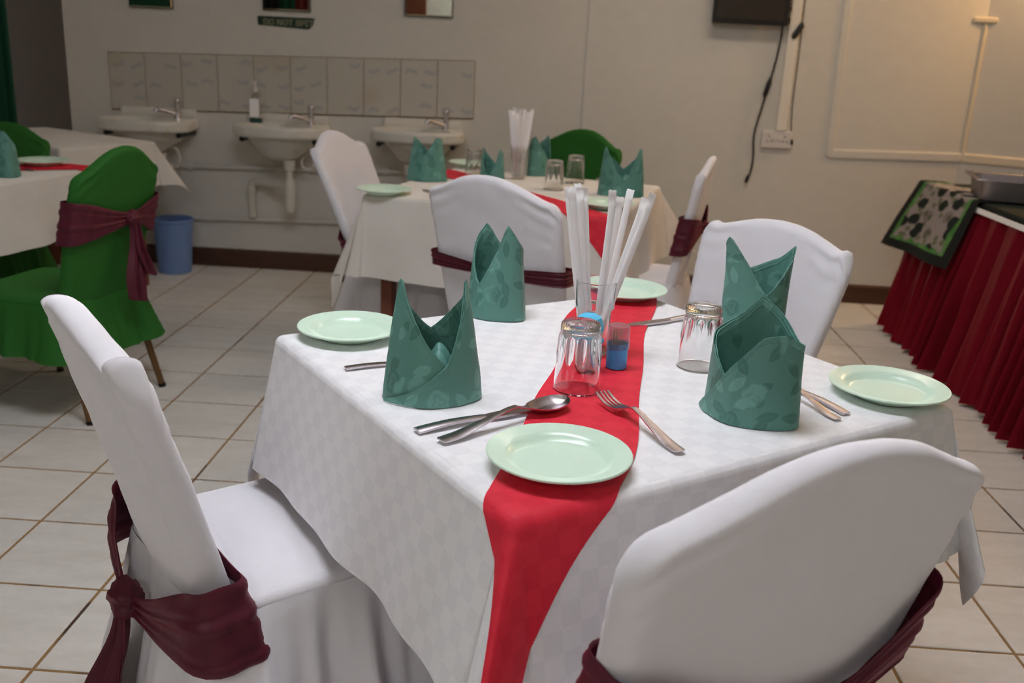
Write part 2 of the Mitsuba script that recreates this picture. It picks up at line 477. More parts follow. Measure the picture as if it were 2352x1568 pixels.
t = thing('wall_sconce', 'warm wall lamp with round bulbs above the buffet', 'lamp')
obj('bracket', rbox(.30, .03, .06, .01, (3.62, 3.40, 2.12)), 'bronze_leg', t)
for dx in (-.10, 0, .10):
    b = trimesh.creation.icosphere(2, .045)
    b.apply_translation((3.62 + dx, 3.31, 2.10))
    key = obj('bulb', b, 'lamp_housing', t, smooth=True)
    scene[key]['emitter'] = {'type': 'area', 'radiance': {'type': 'rgb', 'value': list(WARM_BULB)}}

# ------------------------------------------------------------------ cloth over a square table
class Cloth:
    def __init__(s, cx, cy, ang, hx, hy, zt, ov, rr=0.018, side=(0.12, 0.12, 0.12, 0.12), corner=None, wave=0.012, seed=0, k=None):
        s.c, s.ang, s.hx, s.hy, s.zt, s.ov, s.rr, s.side, s.wave = (cx, cy), math.radians(ang), hx, hy, zt, ov, rr, side, wave
        # per corner (sign a, sign b): outward gain of the fold, sideways pinch, sideways lean
        s.corner = {(-1, -1): (.22, .3, 0), (1, -1): (.22, .3, 0), (-1, 1): (.22, .3, 0), (1, 1): (.22, .3, 0)}
        s.corner.update(corner or {})
        r = np.random.default_rng(seed)
        s.ph = r.uniform(0, 6.28, 8)

    def __call__(s, a, b, lift=0.0):
        a, b = np.asarray(a, float), np.asarray(b, float)
        sa, sb = np.where(a < 0, -1, 1), np.where(b < 0, -1, 1)
        ea, eb = np.maximum(np.abs(a) - s.hx, 0), np.maximum(np.abs(b) - s.hy, 0)
        A, B = np.clip(a, -s.hx, s.hx), np.clip(b, -s.hy, s.hy)
        r = np.hypot(ea, eb)
        phi = np.arctan2(eb, ea + 1e-12)
        fa = np.where(sa < 0, s.side[0], s.side[1])
        fb = np.where(sb < 0, s.side[2], s.side[3])
        g = np.zeros_like(r)
        pin = np.zeros_like(r)
        lean = np.zeros_like(r)
        for (ka, kb), (x, y, z) in s.corner.items():
            m = (sa == ka) & (sb == kb)
            g, pin, lean = np.where(m, x, g), np.where(m, y, pin), np.where(m, z, lean)
        q = phi / (PI / 2)
        fold = np.sin(2 * phi)
        F = fa * (1 - q) + fb * q + g * np.maximum(fold, 0) ** 1.3
        # side sheets lean out a little towards the corners
        nb, na = sstep(s.hy - .16, s.hy, np.abs(b)), sstep(s.hx - .16, s.hx, np.abs(a))
        F = F + 0.18 * g * (np.where(eb <= 0, nb, 0) + np.where(ea <= 0, na, 0) + np.where((ea > 0) & (eb > 0), 1, 0))
        lat = pin * np.sin(4 * phi) + lean * np.maximum(fold, 0)
        ox, oy = np.cos(phi) * sa, np.sin(phi) * sb
        tx, ty = -np.sin(phi) * sa, np.cos(phi) * sb
        rr = s.rr
        th = np.minimum(r / rr, PI / 2)
        rest = np.maximum(r - rr * PI / 2, 0)
        L = np.sqrt(F * F + lat * lat + 1)
        coord = np.where(ea > 0, B * 1.0, 0) + np.where(eb > 0, A * 1.0, 0)
        w = s.wave * (rest / s.ov) ** 1.3 * (np.sin(coord * 17 + s.ph[0]) + .7 * np.sin(coord * 29 + s.ph[1]) + .5 * np.sin(coord * 7 + s.ph[2]))
        X = A + ox * (rr * np.sin(th) + rest * F / L + w) + tx * rest * lat / L + ox * lift * np.sin(th)
        Y = B + oy * (rr * np.sin(th) + rest * F / L + w) + ty * rest * lat / L + oy * lift * np.sin(th)
        Z = s.zt - rr * (1 - np.cos(th)) - rest / L + lift * np.cos(th)
        Z = Z + np.where(r <= 0, 0.0007 * np.sin(A * 31 + s.ph[3]) * np.sin(B * 23 + s.ph[4]), 0)
        ca, sn = math.cos(s.ang), math.sin(s.ang)
        return np.stack([s.c[0] + X * ca - Y * sn, s.c[1] + X * sn + Y * ca, Z], -1)

    def lifted(s, a, b, lift):
        e = 4e-4
        n = np.cross(s(a + e, b) - s(a - e, b), s(a, b + e) - s(a, b - e))
        n /= np.linalg.norm(n, axis=-1, keepdims=True) + 1e-12
        return s(a, b) + n * lift

    def axis(s, h, n=150):
        e = h + s.ov
        return np.unique(np.concatenate([np.linspace(-e, e, n), h + np.linspace(0, s.rr * 1.7, 8), -h - np.linspace(0, s.rr * 1.7, 8), [h + 1e-5, -h - 1e-5]]))

    def mesh(s, n=150):
        a, b = s.axis(s.hx, n), s.axis(s.hy, n)
        A, B = np.meshgrid(a, b, indexing='ij')
        return grid(s(A, B)), np.stack([A.ravel(), B.ravel()], 1)

    def world(s, x, y):
        """local table coordinates of a world point"""
        dx, dy = x - s.c[0], y - s.c[1]
        ca, sn = math.cos(s.ang), math.sin(s.ang)
        return dx * ca + dy * sn, -dx * sn + dy * ca

    def at(s, a, b):
        p = s(np.array(a), np.array(b))
        return p


def table_under(cl, label, group=None, leg='table_wood', legs=True):
    t = thing('dining_table', label, 'table', group)
    deg = math.degrees(cl.ang)
    def put(m):
        return place(m, cl.c[0], cl.c[1], 0, deg)
    hx, hy = cl.hx - .004 + cl.rr * .6, cl.hy - .004 + cl.rr * .6
    obj('tabletop', put(rbox(2 * hx, 2 * hy, .028, .012, (0, 0, cl.zt - .0175))), 'table_wood', t)
    ap = cat(*[rbox(2 * hx - .12, .02, .06, .004, (0, q * (hy - .07), cl.zt - .062)) for q in (-1, 1)] + [rbox(.02, 2 * hy - .12, .06, .004, (q * (hx - .07), 0, cl.zt - .062)) for q in (-1, 1)])
    obj('apron', put(ap), 'table_wood', t)
    if legs:
        for a in (-1, 1):
            for b in (-1, 1):
                obj('leg', put(rbox(.05, .05, cl.zt - .035, .006, (a * (hx - .07), b * (hy - .07), (cl.zt - .035) / 2))), leg, t)
    return t


def runner(cl, label, hw, off0, off1, lo=-1, hi=1, ext=0.0, diag=+1, seed=0):
    """A red runner laid along the diagonal of the cloth."""
    d = np.array([cl.hx, cl.hy * diag])
    half = np.linalg.norm(d)
    d /= half
    p = np.array([-d[1], d[0]])
    s_ = np.linspace(lo * half - ext, hi * half + ext, 220)
    t_ = np.linspace(-1, 1, 34)
    S, Tt = np.meshgrid(s_, t_, indexing='ij')
    q = (S + half) / (2 * half)
    off = off0 + (off1 - off0) * q
    r = np.random.default_rng(seed).uniform(0, 6, 4)
    wig = .007 * np.sin(q * 9 + r[0]) + .005 * np.sin(q * 17 + r[1])
    ww = hw + .005 * np.sin(q * 12 + r[2])
    A = d[0] * S + p[0] * (Tt * ww - off + wig)
    B = d[1] * S + p[1] * (Tt * ww - off + wig)
    m = grid(cl.lifted(A, B, 0.0035))
    k = obj('table_runner', m, 'runner_red', smooth=True, uv=np.stack([A.ravel(), B.ravel()], 1))
    tag(k, label, 'table runner')
    return k


# the nearest table: local a runs from the front corner to the right, b to the left
T1 = Cloth(1.129, .030, 35.4, .447, .425, .730, .285, side=(.17, .12, .13, .12), wave=.006, seed=3,
           corner={(-1, -1): (.40, .15, -.04), (-1, 1): (.03, .22, .05), (1, -1): (.06, .40, 0), (1, 1): (.2, .3, 0)})
table_under(T1, 'square wooden table hidden under the nearest white tablecloth')
m, uv = T1.mesh(170)
tag(obj('tablecloth', m, 'tablecloth_weave', smooth=True, uv=uv), 'white checked damask tablecloth on the nearest table', 'tablecloth')
runner(T1, 'red runner laid corner to corner over the nearest white tablecloth', .085, .042, -.035, ext=.42, seed=2)

# second table, behind
T2 = Cloth(.905, 2.29, -14.8, .475, .475, .730, .325, side=(.13, .10, .13, .12), wave=.010, seed=5,
           corner={(1, -1): (.30, .3, 0), (1, 1): (.55, .2, 0), (-1, -1): (.10, .3, 0)})
table_under(T2, 'wooden table under the cream cloth in front of the right-hand washbasin')
m, uv = T2.mesh(110)
tag(obj('tablecloth', m, 'plain_tablecloth', smooth=True, uv=uv), 'cream tablecloth on the middle table behind the nearest one', 'tablecloth')
runner(T2, 'red runner on the cream cloth of the middle table', .078, .135, .055, ext=.30, diag=-1, seed=4)

# table at the left edge
T3 = Cloth(-1.40, 1.93, -12.0, .44, .44, .730, .265, side=(.14, .14, .14, .14), wave=.012, seed=8)
table_under(T3, 'wooden table under the cream cloth at the left edge')
m, uv = T3.mesh(100)
tag(obj('tablecloth', m, 'plain_tablecloth', smooth=True, uv=uv), 'cream tablecloth at the left edge beside the green chair with a bow', 'tablecloth')
runner(T3, 'red runner under the plate on the left edge table', .085, 0, 0, ext=.1, seed=9)

# long table against the back wall
T4 = Cloth(-1.506, 3.13, -28.0, .43, .257, .745, .23, side=(.12, .12, .14, .04), wave=.010, seed=11, corner={(1, 1): (.50, .10, 0), (-1, 1): (.05, .3, 0)})
table_under(T4, 'wooden table against the back wall under a cream cloth')
m, uv = T4.mesh(90)
tag(obj('tablecloth', m, 'plain_tablecloth', smooth=True, uv=uv), 'bare cream tablecloth on the table against the wall by the left washbasin', 'tablecloth')

# ------------------------------------------------------------------ chairs in stretch covers
def edge_axis(n, dense=.12, k=7):
    """-1..1 with more samples near the ends"""
    e = 1 - dense * (1 - np.sqrt(1 - (np.linspace(1, 0, k) - 0) ** 2)) if False else 1 - dense * (np.linspace(1, 0, k) ** 2)
    mid = np.linspace(-(1 - dense), 1 - dense, n)
    return np.unique(np.round(np.concatenate([-e[::-1], mid, e]), 6))


def rnd(q):
    """round-over profile 0..1"""
    q = np.clip(q, 0, 1)
    return np.sqrt(np.maximum(1 - (1 - q) ** 2, 0))


class Chair:
    def __init__(s, label, x, y, facing, sh=.84, crown=.075, W=.225, rec=14.0, cover='white_cover', group=None, hem=.035, seed=0, ear=.010, legs=True, wb=.195, flare=.16, thick=.026, rc=.045, frill=1.0):
        s.t = thing('dining_chair', label, 'chair', group)
        s.sh, s.crown, s.W, s.wb, s.tan, s.thick, s.ear, s.rc = sh, crown, W, wb, math.tan(math.radians(rec)), thick, ear, rc
        s.rng = np.random.default_rng(100 + seed)
        s.frill = frill
        a = math.radians(facing - 90)             # local y looks along 'facing'
        ca, sn = math.cos(a), math.sin(a)
        ysh = s.plane(sh)
        s.M = np.array([[ca, -sn, 0, x + sn * ysh], [sn, ca, 0, y - ca * ysh], [0, 0, 1, 0], [0, 0, 0, 1.0]])
        obj('back_cover', s.put(s.back()), cover, s.t, smooth=True)
        seat, skirt = s.seat(hem, flare)
        obj('seat_cover', s.put(seat), cover, s.t, smooth=True)
        obj('skirt', s.put(skirt), cover, s.t, smooth=True)
        if legs:
            for sx in (-1, 1):
                for rear in (True, False):
                    p0 = np.array([sx * .175, -.165 if rear else .165, .40])
                    p1 = np.array([sx * .205, -.26 if rear else .19, .012])
                    k = obj('leg', s.put(tube([p0, p1], [.0135, .012], 8)), 'bronze_leg', s.t)
                    obj('foot', s.put(tube([p1, p1 - [0, .003 if rear else 0, .012]], .014, 8)), 'rubber', k)

    def put(s, m):
        m = m.copy()
        m.apply_transform(s.M)
        return m

    def plane(s, z):
        return -.205 - (np.asarray(z) - .46) * s.tan

    def top(s, al):
        aa = np.abs(al)
        H = s.sh + s.crown * interp_smooth(aa, [0, .15, .35, .6, .8, .92, 1.0001], [1, .965, .82, .46, .16, .04, 0])
        H = H + s.ear * np.exp(-((aa - .90) / .06) ** 2)
        a0 = .84
        return H - s.rc * (1 - np.sqrt(np.maximum(1 - (np.maximum(aa - a0, 0) / (1 - a0)) ** 2, 0)))

    def width(s, z):
        return s.wb + (s.W - s.wb) * sstep(.42, s.sh - .02, z)

    def back(s):
        al = edge_axis(40, .13, 8)
        be = np.concatenate([np.linspace(0, .9, 34), 1 - .1 * np.linspace(1, 0, 10)[1:] ** 2])
        A, B = np.meshgrid(al, be, indexing='ij')
        H = s.top(A)
        z = .36 + B * (H - .36)
        x = A * s.width(z)
        q = rnd((1 - np.abs(A)) / .11) * rnd((1 - B) * (H - .36) / .022)
        t = s.thick * q * (1.0 - .12 * sstep(.55, .85, z))
        dep = H - z
        fold = .0048 * np.sin(dep * 2 * PI / .046 + .6) * np.exp(-dep / .075) * sstep(.35, .75, np.abs(A)) * q
        nz = (meshkit.fbm(np.stack([x * 7, z * 7, A * 0], -1), 3, int(s.rng.integers(1000))) - .5) * .012 * q
        bow = .016 * A * A
        P1 = np.stack([x, s.plane(z) + t + bow + fold + nz, z], -1)
        P2 = np.stack([x, s.plane(z) - t + bow - fold + nz, z], -1)
        g1, g2 = grid(P1), grid(P2)
        g1.faces = g1.faces[:, ::-1]
        m = trimesh.util.concatenate([g1, g2])
        m.merge_vertices(digits_vertex=5)
        m.update_faces(m.nondegenerate_faces())
        return m

    def seat(s, hem, flare):
        K = 220
        wx, y0, y1, rc = .205, -.205, .215, .05
        poly = sbox(-wx + rc, y0 + rc, wx - rc, y1 - rc).buffer(rc, 12)
        ln = LineString(poly.exterior.coords)
        tt = np.linspace(0, 1, K, endpoint=False)
        P = np.array([ln.interpolate(q, normalized=True).coords[0] for q in tt])
        tg = np.roll(P, -1, 0) - np.roll(P, 1, 0)
        N = np.stack([tg[:, 1], -tg[:, 0]], 1)
        N /= np.linalg.norm(N, axis=1, keepdims=True)
        if ((P - P.mean(0)) * N).sum() < 0:
            N = -N
        c = np.array([0, .005])
        zt = .418
        rows = []
        for q in np.linspace(.02, .95, 14):
            X = c + (P - c) * q
            z = zt + .008 * (1 - q ** 2)
            rows.append(np.column_stack([X, np.full(K, z)]))
        R = .02
        for th in np.linspace(0.1, PI / 2, 6):
            X = c + (P - c) * .95 + N * (R * math.sin(th))
            rows.append(np.column_stack([X, np.full(K, zt - R * (1 - math.cos(th)))]))
        S = np.array(rows)
        # creases that run from the rear corners over the seat
        for sx in (-1, 1):
            for dx, dy, amp in ((1, .25, .008), (.9, .6, .007), (.8, 1.1, .008), (.5, 1.6, .006)):
                o = np.array([sx * .19, -.19])
                d = np.array([-sx * dx, dy])
                d /= np.linalg.norm(d)
                rel = S[..., :2] - o
                al, pr = rel @ d, rel @ np.array([-d[1], d[0]])
                S[..., 2] += amp * np.exp(-(pr / (.006 + .05 * np.maximum(al, 0))) ** 2) * np.exp(-np.maximum(al, 0) / .13) * (al > -.02)
        S = np.concatenate([np.broadcast_to(S[:1].mean(1, keepdims=True), (1, K, 3)), S], 0)
        seat = grid(S, wrap_v=True)
        ph = s.rng.uniform(0, 6.28, 6)
        k = np.arange(K) / K * 2 * PI
        hemz = hem + .012 * np.sin(2 * k + ph[0])
        rows = []
        base = S[-1]
        corner = np.exp(-((np.abs(P[:, 0]) - wx) / .05) ** 2) * np.exp(-(np.minimum(np.abs(P[:, 1] - y0), np.abs(P[:, 1] - y1)) / .07) ** 2)
        for q in np.linspace(0, 1, 26):
            z = (base[:, 2] + .003 * (q < .01)) * (1 - q) + hemz * q
            d = np.maximum(zt - z, 0)
            f = np.sin(9 * k + ph[1] + 1.5 * np.sin(2 * k + ph[2])) + .7 * np.sin(17 * k + ph[3] + q) + .4 * np.sin(29 * k + ph[4])
            out = flare * d + .022 * s.frill * f * np.minimum(d / .25, 1) ** 1.2 + .05 * corner * np.minimum(d / .3, 1)
            out = np.maximum(out, 0.0) - .0015 * (q < .01)
            rows.append(np.column_stack([base[:, :2] + N * out[:, None], z]))
        skirt = grid(np.array(rows), wrap_v=True)
        return seat, skirt

    def sash(s, zk=.56, zr=.55, zl=.55, zf=.56, hk=.016, hs=.062, hf=.05, kx=0.0, tails=((-.06, .34, .10), (.05, .28, .08)), loose=.010, knot=True, seed=0, tw=1.0, toff=.02):
        """Wide ribbon round the back: knot behind, heights at the knot, the right and left edge and the front."""
        r = np.random.default_rng(500 + seed)
        n = 160
        th = np.linspace(0, 1, n)
        W, tk = s.width(.55) + .006 + loose, s.thick + .008
        poly = sbox(-W + .02, -tk + .02, W - .02, tk - .02).buffer(.02 + 1e-4, 8) if tk > .021 else sbox(-W, -tk, W, tk)
        ln = LineString(list(poly.exterior.coords))
        # start at the knot, go over +x, the front, -x
        L = ln.length
        start = ln.project(Point(kx, -tk))
        pts = np.array([ln.interpolate((start + q * L) % L).coords[0] for q in th])
        if pts[n // 8][0] < kx:
            pts = pts[::-1]
        ka = (W - kx) / (4 * W)
        kb = 1 - (W + kx) / (4 * W)
        u = np.array([0, .04, ka, ka + .05, .5, kb - .05, kb, .96, 1])
        zc = interp_smooth(th, u, [zk, zk, zr, zr, zf, zl, zl, zk, zk])
        hh = interp_smooth(th, u, [hk, hk * 1.3, hs, hs, hf, hs, hs, hk * 1.3, hk])
        sg = np.linspace(-1, 1, 26)
        TH, SG = np.meshgrid(np.arange(n), sg, indexing='ij')
        z = zc[TH] + SG * hh[TH]
        cen = np.array([0.0, 0.0])
        rad = pts - cen
        nrm = np.zeros_like(pts)
        tg = np.gradient(pts, axis=0)
        nrm[:, 0], nrm[:, 1] = tg[:, 1], -tg[:, 0]
        nrm /= np.linalg.norm(nrm, axis=1, keepdims=True) + 1e-9
        if (nrm * rad).sum() < 0:
            nrm = -nrm
        ple = .0040 * np.sin(SG * 6 + r.uniform(0, 6) + 1.2 * np.sin(TH / n * 9)) + .0016 * np.sin(SG * 13 + r.uniform(0, 6) + TH * .05)
        near = np.exp(-np.minimum(TH, n - 1 - TH) / (n * .06))
        off = .004 + np.abs(ple) * (1 + 1.0 * near) + .012 * near + (.30 * np.maximum(0, .45 - z) + .012 * sstep(.45, .40, z)) * np.clip(.45 - .55 * nrm[TH][..., 1], 0, 1)
        X = pts[TH][..., 0] + nrm[TH][..., 0] * off
        Y = pts[TH][..., 1] + nrm[TH][..., 1] * off
        bow = .016 * np.clip(X / s.W, -1, 1) ** 2
        P = np.stack([X, Y + s.plane(z) + bow, z], -1)
        k = obj('sash', s.put(sheet(P, .002)), 'maroon_satin', s.t, smooth=True, label='dark red satin sash tied behind the chair')
        ky = s.plane(zk) - tk - .012 - (.30 * max(0, .45 - zk) + .012 * float(sstep(.45, .40, zk)))
        if knot:
            m = trimesh.creation.icosphere(3)
            v = m.vertices
            rr = 1 + .35 * (meshkit.fbm(v * 2.3, 3, seed) - .5) * 2
            m.vertices = v * rr[:, None] * [.030, .020, .026] * tw + [kx, ky - .006, zk]
            obj('knot', s.put(m), 'maroon_satin', k, smooth=True)
        for q, (dx, ln_, wd) in enumerate(tails):
            nn = 40
            p = np.linspace(0, 1, nn)
            w = .018 + (wd / 2 - .018) * sstep(0, .8, p)
            sgg = np.linspace(-1, 1, 22)
            Pq, Sg = np.meshgrid(p, sgg, indexing='ij')
            ww = w[:, None]
            zz = zk - .01 - Pq * ln_ - .012 * Sg * Pq
            cx = kx + dx * sstep(0, 1, Pq) + .008 * np.sin(Pq * 6 + q)
            fold = .012 * np.sin(Sg * 5.2 + q * 2 + Pq * 1.5) * (.35 + .65 * Pq) + .005 * np.sin(Sg * 11 + q)
            yy = ky - .010 - .006 * q - toff * sstep(0, 1, Pq)
            yy = yy + fold
            P = np.stack([cx + Sg * ww * .85, yy, zz], -1)
            obj('tail', s.put(sheet(P, .002)), 'maroon_satin', k, smooth=True)
        return k


c = Chair('white-covered chair seen from behind at the left of the nearest table, sash knotted', .312, -.277, 40, sh=.826, crown=.070, W=.218, seed=1, ear=.030, thick=.030, rec=16)
c.sash(zk=.345, zr=.395, zl=.405, zf=.46, hk=.018, hs=.072, hf=.055, kx=-.02, tails=((-.03, .32, .22), (.02, .29, .16)), loose=.016, seed=1, tw=1.35, toff=.075)
c = Chair('white-covered chair with its large back in the right foreground', 1.365, -.700, 121.6, sh=.835, crown=.078, W=.268, wb=.23, seed=2, ear=.0, rec=15, thick=.030, rc=.065)
c.sash(zk=.53, zr=.605, zl=.60, zf=.54, hk=.024, hs=.066, hf=.04, kx=.06, tails=((-.05, .36, .12), (.05, .34, .12)), seed=2, loose=.004, toff=.05)
c = Chair('white-covered chair facing us beyond the right side of the nearest table', 1.618, .793, 217, sh=.855, crown=.045, W=.242, seed=3, ear=.012)
c.sash(zf=.50, zr=.50, zl=.50, seed=3)
c = Chair('white-covered chair seen from behind at the middle table, narrow maroon sash', .838, 1.226, 57, sh=.855, crown=.066, W=.250, wb=.235, seed=4, ear=.004)
c.sash(zk=.625, zr=.635, zl=.625, hk=.012, hs=.025, hf=.03, seed=4, tails=((-.02, .20, .06), (.02, .18, .06)))
c = Chair('white-covered chair at the left side of the middle table', .10, 2.42, -17, sh=.84, crown=.075, W=.215, seed=5, ear=.018, rec=24)
c.sash(zf=.46, zr=.46, zl=.46, hs=.04, seed=5)
c = Chair('white-covered chair seen edge-on at the right side of the middle table', 1.64, 2.20, 166, sh=.84, crown=.075, W=.215, seed=6, ear=.025, thick=.020, rec=10)
c.sash(zk=.63, zr=.62, zl=.62, zf=.63, hs=.075, seed=6, tails=((-.10, .16, .07), (.06, .14, .07)))
c = Chair('green-covered chair on the far side of the middle table, by the wall', 1.155, 3.17, 232, sh=.83, crown=.085, W=.258, seed=7, ear=.010, cover='green_cover')
c.sash(seed=7)
c = Chair('green-covered chair with a maroon bow and bare bronze legs, at the left', -.411, 1.478, 168, sh=.835, crown=.085, W=.216, wb=.196, seed=8, ear=.002, cover='green_cover', hem=.215, flare=.22, frill=.38)
c.sash(zk=.675, zr=.665, zl=.685, hk=.020, hs=.072, kx=.03, tails=((.00, .28, .10), (.055, .20, .085)), seed=8, loose=.007, toff=.005)
c = Chair('green-covered chair at the far side of the left edge table', -1.38, 2.50, 262, sh=.80, crown=.07, W=.225, seed=9, ear=.004, cover='green_cover')
c.sash(seed=9)

# ------------------------------------------------------------------ plates, glasses, cutlery
def arc(c, r, a0, a1, n=6):
    t = np.radians(np.linspace(a0, a1, n))
    return [(c[0] + r * math.cos(q), c[1] + r * math.sin(q)) for q in t]


plate_prof = [(0, .0050), (.050, .0050), (.062, .0056), (.068, .0075), (.0735, .0125), (.0775, .0155), (.083, .0172), (.098, .0205)] + \
    arc((.1020, .0196), .0021, 130, -60, 8) + [(.085, .0130), (.077, .0100), (.070, .0045), (.064, .0015), (.0625, 0), (.059, 0), (.058, .0018), (0, .0018)]
plate_ply = mikit.ply(lathe(plate_prof, 72), 'mint_melamine', smooth=30)


def surface(cl, x, y, extra=0.0):
    a, b = cl.world(x, y)
    return float(cl(np.array([a]), np.array([b]))[0, 2]) + extra


def plate(x, y, z, label, group=None, s=1.0):
    k = thing('plate', label, 'plate', group)
    scene[k] = {**plate_ply, 'to_world': T().translate([x, y, z]).scale(s)}
    return k


ZT = .7345                                     # on the runner
plate(1.063, -.422, ZT, 'pale green plate at the near corner of the nearest table, on the red runner')
plate(.645, .142, .7315, 'pale green plate at the left corner of the nearest table')
plate(1.652, -.022, .7315, 'pale green plate at the right corner of the nearest table')
plate(1.215, .582, ZT, 'pale green plate at the far end of the red runner behind the straw glass')
plate(.385, 1.975, .7315, 'pale green plate at the left corner of the middle table')
plate(.628, 2.93, ZT, 'pale green plate at the far end of the middle table behind the left napkin')
plate(1.232, 1.915, ZT, 'pale green plate at the near end of the middle table over its hanging runner')
plate(-1.075, 2.22, ZT, 'pale green plate on the left edge table beside the far green chair')


def tumbler_meshes(h=.120, r0=.042, r1=.0325, flutes=10):
    """Faceted tumbler standing on its rim: one closed glass wall."""
    n = 120
    th = np.arange(n) * 2 * PI / n
    z = np.concatenate([[0, .0012, .0035], np.linspace(.008, h * .80, 22), [h * .83, h * .845, h * .86, h * .90, h * .95, h - .003, h - .0008, h]])
    R = []
    for q in z:
        f = q / h
        base = r0 + (r1 - r0) * f
        if q < .003:
            base -= .0010 * (1 - q / .003)
        if f > .84:
            base = r1 + (.0012 if f < .97 else .0012 * (1 - (f - .97) / .03) - .002 * (f - .97) / .03)
        if .82 < f < .845:
            base -= .0006
        fl = np.zeros(n)
        if .36 < f < .83:
            k = np.abs(np.cos(flutes / 2 * th)) ** .7
            amp = .0024 * float(sstep(.36, .55, f))
            fl = amp * (1 - k * 1.6)
        if f >= .86:
            fl = .0005 * np.cos(36 * th)
        R.append(base + fl)
    R = np.array(R)
    zi = np.concatenate([np.linspace(.0012, h * .84, 16), [h * .87, h * .885]])
    Ri = []
    for q in zi:
        f = q / h
        b = r0 - .0028 + (r1 - r0 - .0012) * f
        if f > .85:
            b -= .006 * ((f - .85) / .035) ** 2
        Ri.append(np.full(n, b))
    Ri = np.array(Ri)
    rows, zz = [], []
    rows += list(Ri[::-1]); zz += list(zi[::-1])
    rows += list(R); zz += list(z)
    rows = np.array(rows)
    zz = np.array(zz)
    rows = np.vstack([np.zeros((1, n)), rows, rows[-1:] * .75, np.zeros((1, n))])
    zz = np.concatenate([[zi[-1] + .001], zz, [h - .001, h - .0025]])
    P = np.stack([rows * np.cos(th), rows * np.sin(th), np.repeat(zz[:, None], n, 1)], -1)
    g = grid(P, wrap_v=True)
    g.merge_vertices(digits_vertex=6)
    g.update_faces(g.nondegenerate_faces())
    g.faces = g.faces[:, ::-1]
    if g.volume < 0:
        g.invert()
    return g


tumbler_ply = mikit.ply(tumbler_meshes(), 'clear_glass', smooth=40)


def tumbler(x, y, z, label, group=None, rz=0):
    k = thing('tumbler', label, 'glass', group)
    scene[k] = {**tumbler_ply, 'to_world': T().translate([x, y, z]).rotate([0, 0, 1], rz)}


tumbler(1.093, -.098, ZT, 'upturned faceted tumbler on the red runner in front of the straws', rz=8)
tumbler(1.327, .078, .7315, 'upturned faceted tumbler beside the right-hand napkins', rz=20)
tumbler(.672, 2.62, .7315, 'upturned tumbler on the middle table beside the left napkin', rz=3)
tumbler(1.030, 2.33, .7315, 'upturned tumbler on the middle table, nearer of the two by the straws', rz=14)
tumbler(1.120, 2.56, .7315, 'upturned tumbler on the middle table in front of the green chair', rz=25)


def straw_glass(x, y, z, label, h=.145, r=.040):
    t = thing('straw_glass', label, 'glass')
    o = [(0, 0), (.027, 0), (.029, .002), (r - .0085, h * .55), (r - .0080, h * .60), (r - .0035, h * .63), (r - .003, h * .66), (r, h - .002), (r - .001, h)]
    i = [(r - .0022, h - .001), (r - .0052, h * .66), (r - .0105, h * .58), (.0265, .012), (.022, .010), (0, .010)]
    obj('glass_wall', place(lathe(o + i, 72), x, y, z), 'clear_glass', t, smooth=40)
    return t


def straw(p0, p1, label, group, w=.0130, bend=0.0, seed=0, twist=0.0):
    """A drinking straw in its flattened paper sleeve, with a crimped end."""
    r = np.random.default_rng(900 + seed)
    p0, p1 = np.array(p0, float), np.array(p1, float)
    d = p1 - p0
    L = np.linalg.norm(d)
    d /= L
    side = np.array([math.cos(twist), math.sin(twist), 0])
    side -= d * (side @ d)
    side /= np.linalg.norm(side)
    nrm = np.cross(d, side)
    s_ = np.concatenate([np.linspace(0, .90, 14), np.linspace(.915, 1, 7)])
    n = 12
    th = np.arange(n) * 2 * PI / n
    P = []
    for q in s_:
        e = sstep(.90, .96, q)
        wa = w / 2 * (1 + .12 * e)
        wb = .0030 * (1 - .82 * e)
        c = p0 + d * L * q + side * bend * max(0, q - .88) * 1.4 + nrm * .002 * math.sin(q * 40 + seed) * e
        jag = .0015 * np.sin(th * 3 + r.uniform(0, 6)) * (q > .99)
        P.append(c + side * (np.cos(th) * wa)[:, None] + nrm * (np.sin(th) * wb)[:, None] + d * jag[:, None])
    P = np.array(P)
    P = np.concatenate([np.repeat(P[:1].mean(1, keepdims=True), n, 1), P, np.repeat(P[-1:].mean(1, keepdims=True), n, 1)], 0)
    g = grid(P, wrap_v=True)
    if g.volume < 0:
        g.invert()
    k = obj('paper_straw', g, 'straw_paper', smooth=50)
    tag(k, label, 'straw', group)


# straw glass of the nearest table, with eleven wrapped straws
SX, SY = 1.125, .112
STRAW_LABELS = {6: 'paper-wrapped straw standing alone right of the bundle, tip bent over', 7: 'shortest paper-wrapped straw, just right of the lone upright one', 8: 'paper-wrapped straw with a square flat tip, third from the right',
                9: 'paper-wrapped straw second from the right, its tip folded', 10: 'rightmost paper-wrapped straw leaning furthest to the right'}
straw_glass(SX, SY, ZT, 'clear glass holding paper-wrapped straws in the middle of the nearest table')
VIEW = math.atan2(SY - CAM[1], SX - CAM[0])
rt = np.array([math.sin(VIEW), -math.cos(VIEW)])      # to the right across the table, seen from the near corner
fw = np.array([math.cos(VIEW), math.sin(VIEW)])
straws = [(-.020, .010, -.068, .012, 1.050, -.010), (-.016, -.006, -.060, -.010, 1.052, 0.006), (-.010, .014, -.050, .020, 1.056, 0), (-.012, .000, -.044, .000, 1.052, .008),
          (-.006, .008, -.036, .010, 1.050, .004), (-.014, .018, -.064, .030, 1.046, 0), (.004, -.004, .019, -.008, 1.052, .018), (.010, .012, .033, .022, 1.036, 0.01),
          (.008, .004, .050, .012, 1.052, .004), (.000, -.008, .078, -.006, 1.040, .006), (.003, -.012, .092, -.012, 1.050, .010)]
